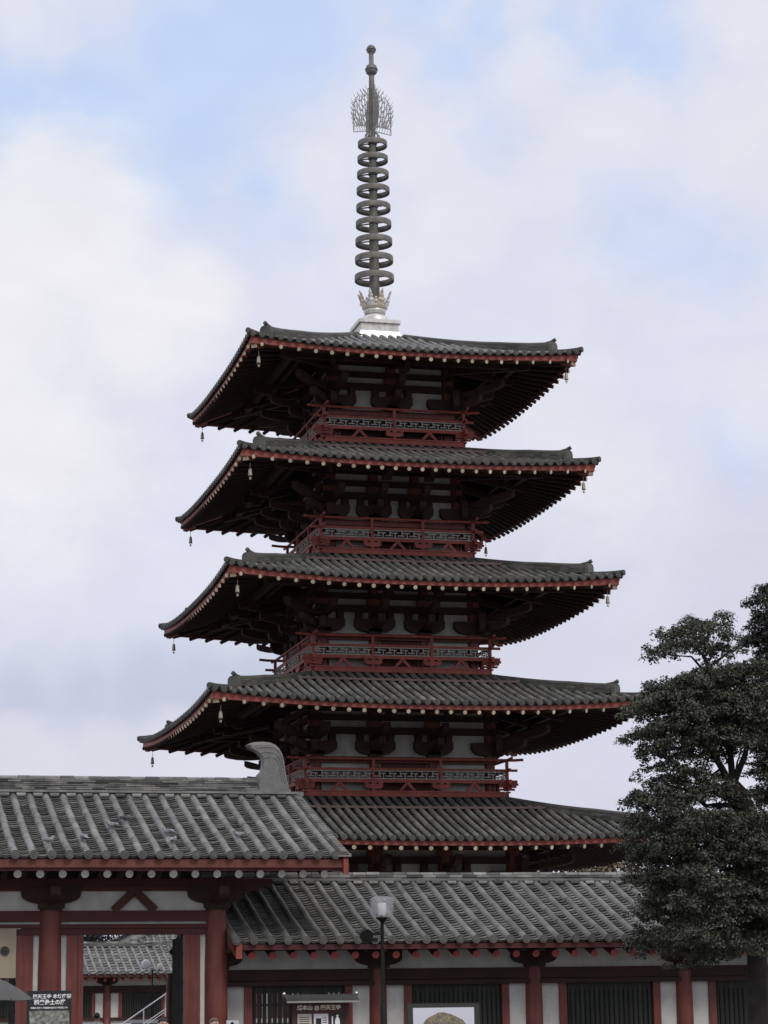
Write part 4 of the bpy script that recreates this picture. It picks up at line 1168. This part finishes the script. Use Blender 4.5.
# ================================================================== PEOPLE
def person(name, loc, rz, h, label, hair, top, camera=False):
    s = h/1.70
    root = thing(name, (loc[0], loc[1], 0), label, 'person')
    ROOTINV[root.name] = Matrix()
    root.rotation_euler = (0,0,rz)
    V = []; Ed = []; Rd = []
    def add(p, r, par=None):
        V.append(tuple(c*s for c in p)); Rd.append(r*s); i = len(V)-1
        if par is not None: Ed.append((par, i))
        return i
    # facing -Y
    pel = add((0,0,.93), .135); sp1 = add((0,.01,1.08), .125, pel); ch = add((0,.01,1.26), .135, sp1); nk0 = add((0,.015,1.41), .07, ch)
    nk = add((0,.0,1.47), .055, nk0); hd0 = add((0,-.015,1.535), .082, nk); hd1 = add((0,-.012,1.60), .090, hd0); hd2 = add((0,0,1.645), .06, hd1)
    for sx in (-1, 1):
        hp = add((sx*.095,0,.88), .10, pel); kn = add((sx*.1,-.01,.49), .062, hp); an = add((sx*.105,.02,.09), .042, kn); hl = add((sx*.11,-.05,.045), .038, an); add((sx*.12,-.16,.03), .028, hl)
        sh = add((sx*.17,.01,1.36), .062, ch)
        if camera:
            el = add((sx*.26,-.06,1.16), .043, sh); wr = add((sx*.13,-.25,1.36), .030, el); pa = add((sx*.10,-.28,1.42), .033, wr)
            fdir = [(-sx*.012*j+sx*.02, -.01, .045) for j in range(4)]
        else:
            el = add((sx*.235,.03,1.08), .043, sh); wr = add((sx*.25,-.04,.84), .030, el); pa = add((sx*.25,-.055,.775), .033, wr)
            fdir = [(0, -.03+.02*j, -.05) for j in range(4)]
        for j, fdv in enumerate(fdir):
            ln = (.9,1.05,1.0,.8)[j]
            b = add(tuple(V[pa][q]/s + (0, -.025+.017*j, -.02)[q] if not camera else V[pa][q]/s + (-sx*(.02-.013*j), 0, .02)[q] for q in range(3)), .010, pa)
            m1 = add(tuple(V[b][q]/s + fdv[q]*.7*ln for q in range(3)), .009, b)
            add(tuple(V[m1][q]/s + fdv[q]*.5*ln + (0,-.012,0)[q] for q in range(3)), .008, m1)
        tb = add(tuple(V[pa][q]/s + (-sx*.015,-.03,.01)[q] for q in range(3)), .011, pa); add(tuple(V[tb][q]/s + (-sx*.01,-.02,-.03 if not camera else .02)[q] for q in range(3)), .009, tb)
    me = bpy.data.meshes.new('body'); me.from_pydata(V, Ed, [])
    o = bpy.data.objects.new('tmp', me); col.objects.link(o)
    sk = o.modifiers.new('s', 'SKIN'); sb = o.modifiers.new('u', 'SUBSURF'); sb.levels = 2; sb.render_levels = 2
    for i, sv in enumerate(me.skin_vertices[0].data):
        sv.radius = (Rd[i]*(1.25 if i in (pel, sp1, ch) else 1.0), Rd[i]); sv.use_root = (i == pel)
    dg = bpy.context.evaluated_depsgraph_get(); dg.update()
    bm_ = bpy.data.meshes.new_from_object(o.evaluated_get(dg)); bpy.data.objects.remove(o)
    bm_.materials.clear()
    for mm in (M['skin'], M[top], M['trous'], M['black']): bm_.materials.append(mm)
    for p in bm_.polygons:
        c = p.center/s; p.use_smooth = True
        arm = abs(c.x) > .15
        hand = (c.z < .82 and abs(c.x) > .2 and not camera) or (camera and c.y < -.22)
        if c.z < .09: p.material_index = 3
        elif hand: p.material_index = 0
        elif c.z < .93 and not (abs(c.x) > .2 and c.z > .8): p.material_index = 2
        elif c.z < 1.45: p.material_index = 1
    body = bpy.data.objects.new('body', bm_); col.objects.link(body); body.parent = root
    # face: nose, mouth, eyes, ears
    fm = MB(); S = lambda *p: tuple(q*s for q in p)
    fm.tube([S(0,-.098,1.59), S(0,-.118,1.558), S(0,-.10,1.548)], [.007*s,.014*s,.008*s], 6)
    for sx in (-1, 1): fm.ball(S(sx*.088,.0,1.575), .012*s,.022*s,.032*s, 8, 6)
    build(fm, 'nose_and_ears', M['skin'], body)
    em = MB()
    for sx in (-1, 1): em.ball(S(sx*.033,-.094,1.595), .013*s,.006*s,.007*s, 8, 5); em.bar(S(sx*.018,-.102,1.615), S(sx*.05,-.093,1.615), .006*s, .006*s)
    em.bar(S(-.025,-.098,1.525), S(.025,-.098,1.525), .006*s, .007*s); build(em, 'eyes_and_mouth', M['hair'], body)
    hm = MB(); rn = random.Random(len(label))
    vs = []; fs = []; n = 18; mm_ = 9
    for i in range(mm_+1):
        t_ = PI*.62*i/mm_
        for q in range(n):
            a_ = 2*PI*q/n
            rr = 1+.03*rn.uniform(-1, 1)
            fr_ = math.cos(a_+PI/2)                       # +1 to the face
            zz = math.cos(t_)
            if fr_ > .25 and zz < .42: zz = .42+.12*rn.random(); 
            rad = math.sin(min(t_, PI/2 + .15)) if not (fr_ > .25 and math.cos(t_) < .42) else .9
            vs.append(((.098*rad*math.cos(a_)*rr)*s, (.108*rad*math.sin(a_)*rr+.008)*s, (1.592+.108*zz*rr)*s))
    for i in range(mm_):
        for q in range(n): fs.append((i*n+q, i*n+(q+1)%n, (i+1)*n+(q+1)%n, (i+1)*n+q))
    hm.add(vs, fs, True); build(hm, 'hair', M[hair], body)
    return root
person('person', (-13.148,-20.0), PI*.8, 1.67, 'person with black hair and pale shirt walking beyond the open gateway', 'hair', 'shirt')
person('person', (-15.338,-45.0), .15, 1.545, 'person with dark hair at the foot of the open gateway, facing the viewer', 'hair', 'coat2')
person('person', (-14.10,-43.0), .5, 1.53, 'person with light brown hair before the right gate post, holding up a camera', 'hairb', 'coat', True)
cm = thing('camera_in_hand', (-13.86,-43.28,1.42), 'silver compact camera held up before the right gate post', 'camera')
m = MB(); m.box(-13.94,-13.72,-43.32,-43.27,1.36,1.475); build(m, 'camera_body', M['steel'], cm)
m = MB(); m.tube([(-13.85,-43.32,1.415),(-13.85,-43.37,1.415)], .048, 16); lo = build(m, 'lens', M['steel'], cm)
m = MB(); m.tube([(-13.85,-43.371,1.415),(-13.85,-43.373,1.415)], .033, 16); build(m, 'glass', M['black'], lo)

# ================================================================== TREES
import numpy as np
def leafmesh(blobs, seed, size, clump=.24, dens=1.0, per=70):
    """blobs: (x, y, z, r, squash). Each blob carries small domed sprays; leaves sit on the outside of every spray"""
    rg = np.random.default_rng(seed); V = []; 
    for x, y, z, r, sq in blobs:
        nc = max(3, int(dens*9*(r/clump)**2*.55))
        q = rg.normal(size=(nc, 3)); q /= np.linalg.norm(q, axis=1)[:, None]
        q[:, 2] = np.where(q[:, 2] < -.35, -q[:, 2]*.6, q[:, 2])
        rad = rg.uniform(.45, 1.06, nc)**.7
        cc = np.array([x, y, z]) + q*rad[:, None]*np.array([r, r, r*sq])
        cr = clump*rg.uniform(.45, 1.05, nc)*min(1, r/(1.4*clump))
        for c, k in zip(cc, cr):
            n = int(per*(k/clump)**2*rg.uniform(.7, 1.2))+4
            d = rg.normal(size=(n, 3)); d /= np.linalg.norm(d, axis=1)[:, None]
            d[:, 2] = np.where(d[:, 2] < -.25, -d[:, 2], d[:, 2])
            p = c + d*np.array([1, 1, .78])*k*rg.uniform(.55, 1.12, n)[:, None]
            nr = d*.9 + rg.normal(size=(n, 3))*.45 + np.array([0, 0, .35]); nr /= np.linalg.norm(nr, axis=1)[:, None]
            t = rg.normal(size=(n, 3)); ax = np.cross(nr, t); ax /= np.linalg.norm(ax, axis=1)[:, None]; bx = np.cross(nr, ax)
            l = (size*rg.uniform(.6, 1.3, n))[:, None]; w = l*.52
            V.append(np.stack([p-ax*l*.5, p+bx*w*.5, p+ax*l*.55-nr*l*.12, p-bx*w*.5], 1).reshape(-1, 3))
    V = np.concatenate(V); n = len(V)//4
    me = bpy.data.meshes.new('crown'); me.vertices.add(4*n); me.vertices.foreach_set('co', V.astype(np.float32).ravel())
    me.loops.add(4*n); me.loops.foreach_set('vertex_index', np.arange(4*n, dtype=np.int32))
    me.polygons.add(n); me.polygons.foreach_set('loop_start', np.arange(0, 4*n, 4, dtype=np.int32)); me.polygons.foreach_set('loop_total', np.full(n, 4, dtype=np.int32))
    me.update(); me.validate()
    return me
def crown_part(me, m_, parent):
    me.materials.append(m_); o = bpy.data.objects.new('crown', me); col.objects.link(o); o.parent = parent; o.matrix_parent_inverse = ROOTINV[parent.name]; return o
# camera-side evergreen: crown measured as x, z at the tree's own plane
def cpos(u, v, Y):
    """numbers below were surveyed from the photograph at the tree's distance"""
    d = F + R2*((u-384)/2355.812) + U2*((512-v)/2355.812); C = Vector((-21.744,-85.108,1.6)); t = (Y-C.y)/d.y
    return C + d*t
TY = -43.0; PXM = 1/54.5
rnd = random.Random(21)
crown = [(690,640,20),(676,650,17),(664,655,12),(704,634,18),(716,648,16),(728,655,13),(695,628,12),(712,662,10),
 (652,712,20),(636,716,14),(668,708,22),(686,700,24),(706,690,22),(726,688,20),(742,700,24),(700,715,26),(674,732,24),(650,738,18),(636,742,11),(722,722,26),(748,728,24),(660,756,15),(642,758,10),(688,748,18),(712,746,18),(740,752,18),(772,720,30),(790,760,32),
 (650,800,16),(664,790,14),(676,778,16),(694,780,15),(704,796,15),(660,772,13),(715,784,13),(690,800,15),(722,796,14),(682,764,14),(704,766,14),(640,790,9),(752,780,12),(748,800,12),(664,812,14),(652,778,11),(640,808,14),(672,806,16),(634,826,12),(650,826,18),(686,818,12),(720,806,10),
 (668,838,22),(690,832,22),(712,830,22),(736,832,22),(756,838,20),(648,852,18),(640,846,12),(676,862,26),(704,858,24),(730,860,24),(752,866,22),(646,878,14),(664,888,20),(690,892,24),(716,892,22),(740,896,22),(782,850,30),(790,890,30),
 (660,915,18),(682,922,24),(708,920,22),(736,922,22),(760,925,20),(664,942,16),(684,950,20),(706,948,20),(730,948,20),(752,950,18),(676,966,10),(700,966,12),(726,962,12),(785,930,28),(800,800,30),(815,850,30)]
dense = []
for u, v, r in crown:
    if v > 690 and r > 13:
        for i in range(2): dense.append((u+rnd.uniform(-.7,.9)*r, v+rnd.uniform(-1,1)*r, r*rnd.uniform(.5,.8)))
crown += [c for c in dense if c[0] > 642 or c[1] > 825 and c[0] > 634]
bl = []
for u, v, r in crown:
    rr = r*PXM*.92
    q = cpos(u, v, TY)
    upper = v < 770
    for dy in ((-.35, .35) if r < 15 else (-.75, 0, .75)):
        if not upper and v > 820 and r > 15: dy = dy*1.5
        bl.append((q.x+rnd.uniform(-.1,.1), TY+dy+rnd.uniform(-.25,.25), q.z+rnd.uniform(-.12,.12), rr, .92))
tree = thing('evergreen_tree', (-4.0,TY,0), 'broad evergreen tree with layered leafy crown in front of the corridor', 'tree')
crown_part(leafmesh(bl, 21, .064, .19, 1.25, 60), M['leaf'], tree)
tk = MB()
def P_(u, v, dy=0): 
    q = cpos(u, v, TY+dy); return (q.x, q.y, q.z)
base = P_(757, 990, .3)
tk.tube([(base[0]+.05, TY+.3, 0), (base[0]+.0, TY+.3, 1.0), P_(757,960,.3), P_(757,900,.3), P_(755,850,.3), P_(748,815,.2), P_(737,795), P_(728,780)], [.30,.22,.19,.18,.18,.2,.22,.14], 12)
limbs = [([(733,792),(722,768),(706,742),(690,715),(675,700)],.14),([(733,785),(730,750),(724,715),(715,690),(708,668),(700,650)],.12),([(733,785),(745,755),(752,720),(750,690)],.12),
 ([(731,800),(710,790),(690,772),(668,760),(648,748)],.1),([(731,805),(706,806),(686,790),(664,784),(648,800)],.09),([(712,672),(704,655),(690,645),(678,648)],.045),([(712,690),(708,668),(712,652)],.045),([(708,668),(720,660),(730,652)],.03),
 ([(756,840),(710,836),(690,845),(668,850)],.09),([(756,870),(712,880),(690,885),(664,890)],.09),([(756,890),(755,880),(775,860)],.09),([(756,925),(712,930),(690,945)],.08),([(756,925),(755,930),(775,930)],.08),([(722,768),(712,775),(700,770),(690,760)],.05),([(710,690),(690,683),(680,678)],.018)]
for a_, b_ in (((726,778),(662,770)),((722,786),(650,780)),((728,775),(690,735)),((735,778),(715,730)),((735,780),(745,740)),((722,790),(672,795)),((745,812),(700,818)),((700,655),(690,640)),((705,672),(668,655)),((708,668),(735,650))):
    mx_ = ((a_[0]+b_[0])/2+rnd.uniform(-6,6), (a_[1]+b_[1])/2+rnd.uniform(-8,4)); limbs.append(([a_, mx_, b_], .05))
for pts, r in limbs:
    k_ = len(pts); dy = rnd.uniform(-.5,.5)
    tk.tube([P_(u, v, dy*i/(k_-1)) for i, (u, v) in enumerate(pts)], [.6*r*(1-.78*i/(k_-1)) for i in range(k_)], 7)
build(tk, 'trunk', M['bark'], tree)
# second, darker and taller tree at the right edge
T2Y = -38.5
t2 = thing('evergreen_tree', (-1.1,T2Y,0), 'darker and taller evergreen tree cut off by the right edge', 'tree')
rnd = random.Random(5); bl = []
for u, v, r in [(766,602,14),(762,614,12),(774,625,18),(762,628,10),(764,645,16),(782,640,24),(764,655,10),(766,670,16),(790,680,28),(760,684,10),(776,700,22),(800,610,24),(800,650,30),(790,590,18),(776,592,10),(810,720,34),(770,745,20),(800,770,34),(770,800,20),(800,830,34),(775,880,22),(800,900,34)]:
    q = cpos(u, v, T2Y)
    for dy in (-.6,0,.6): bl.append((q.x+rnd.uniform(-.1,.1), T2Y+dy+rnd.uniform(-.3,.3), q.z, r*.95/50.5, .85))
crown_part(leafmesh(bl, 5, .07, .2, 1.3, 58), M['leaf2'], t2)
tk = MB()
def P2(u, v, dy=0): q = cpos(u, v, T2Y+dy); return (q.x, q.y, q.z)
q = P2(784, 980); tk.tube([(q[0]+.03,T2Y,0),(q[0],T2Y,1.2),P2(783,960),P2(782,900),P2(780,820),P2(780,750),P2(782,690),P2(785,630)], [.34,.28,.25,.24,.22,.19,.14,.06], 10)
for pts, r in (([(780,800),(788,760),(800,730)],.1),([(780,750),(766,720),(760,690),(763,650)],.07),([(781,850),(790,830),(805,820)],.1),([(782,690),(768,665),(765,630)],.06)):
    tk.tube([P2(*p) for p in pts], [r*(1-.7*i/(len(pts)-1)) for i in range(len(pts))], 7)
build(tk, 'trunk', M['bark'], t2)
# distant trees
def far_tree(x, y, h, r, mt, label, seed, lo=.3):
    rn = random.Random(seed)
    t = thing('distant_tree', (x, y, 0), label, 'tree', 'trees beyond the courtyard')
    bl = []
    for i in range(26):
        a_ = rn.uniform(0, 2*PI); f_ = rn.uniform(lo, 1); rr = r*math.sqrt(max(.05, 1-((f_-.55)/.5)**2))*rn.uniform(.3, .9)
        bl.append((x+rr*math.cos(a_), y+rr*math.sin(a_), h*f_, r*rn.uniform(.28,.42), .8))
    crown_part(leafmesh(bl, seed, .22, .6, .8, 40), M[mt], t)
    m = MB(); m.tube([(x,y,0),(x,y,h*.4),(x+.1,y,h*.75)], [.3,.22,.08], 8)
    for i in range(5):
        a_ = i*1.3; m.tube([(x,y,h*(.3+.08*i)),(x+.6*r*math.cos(a_),y+.6*r*math.sin(a_),h*(.5+.08*i))], [.1,.03], 6)
    build(m, 'trunk', M['bark'], t)
far_tree(-2.5, 66, 9.5, 3.4, 'leaf3', 'dark tree at the left behind the far corridor ridge', 1)
far_tree(1.6, 71, 9.8, 3.6, 'leaf3', 'dark tree behind the far corridor, beside the hall roof', 2)
far_tree(20.4, 34, 8.6, 3.4, 'autumn', 'brown autumn tree just right of the pagoda under its lowest eave', 3)
far_tree(25.2, 36, 9.0, 3.2, 'leaf3', 'green tree beyond the pagoda to the right of the autumn tree', 4)

# ------------------------------------------------------------------ render settings
sc.render.engine = 'CYCLES'
sc.view_settings.view_transform = 'Standard'; sc.view_settings.look = 'None'
sc.view_settings.exposure = 0; sc.view_settings.gamma = 1; sc.view_settings.use_curve_mapping = False
sc.cycles.max_bounces = 6; sc.cycles.diffuse_bounces = 2; sc.cycles.transparent_max_bounces = 6
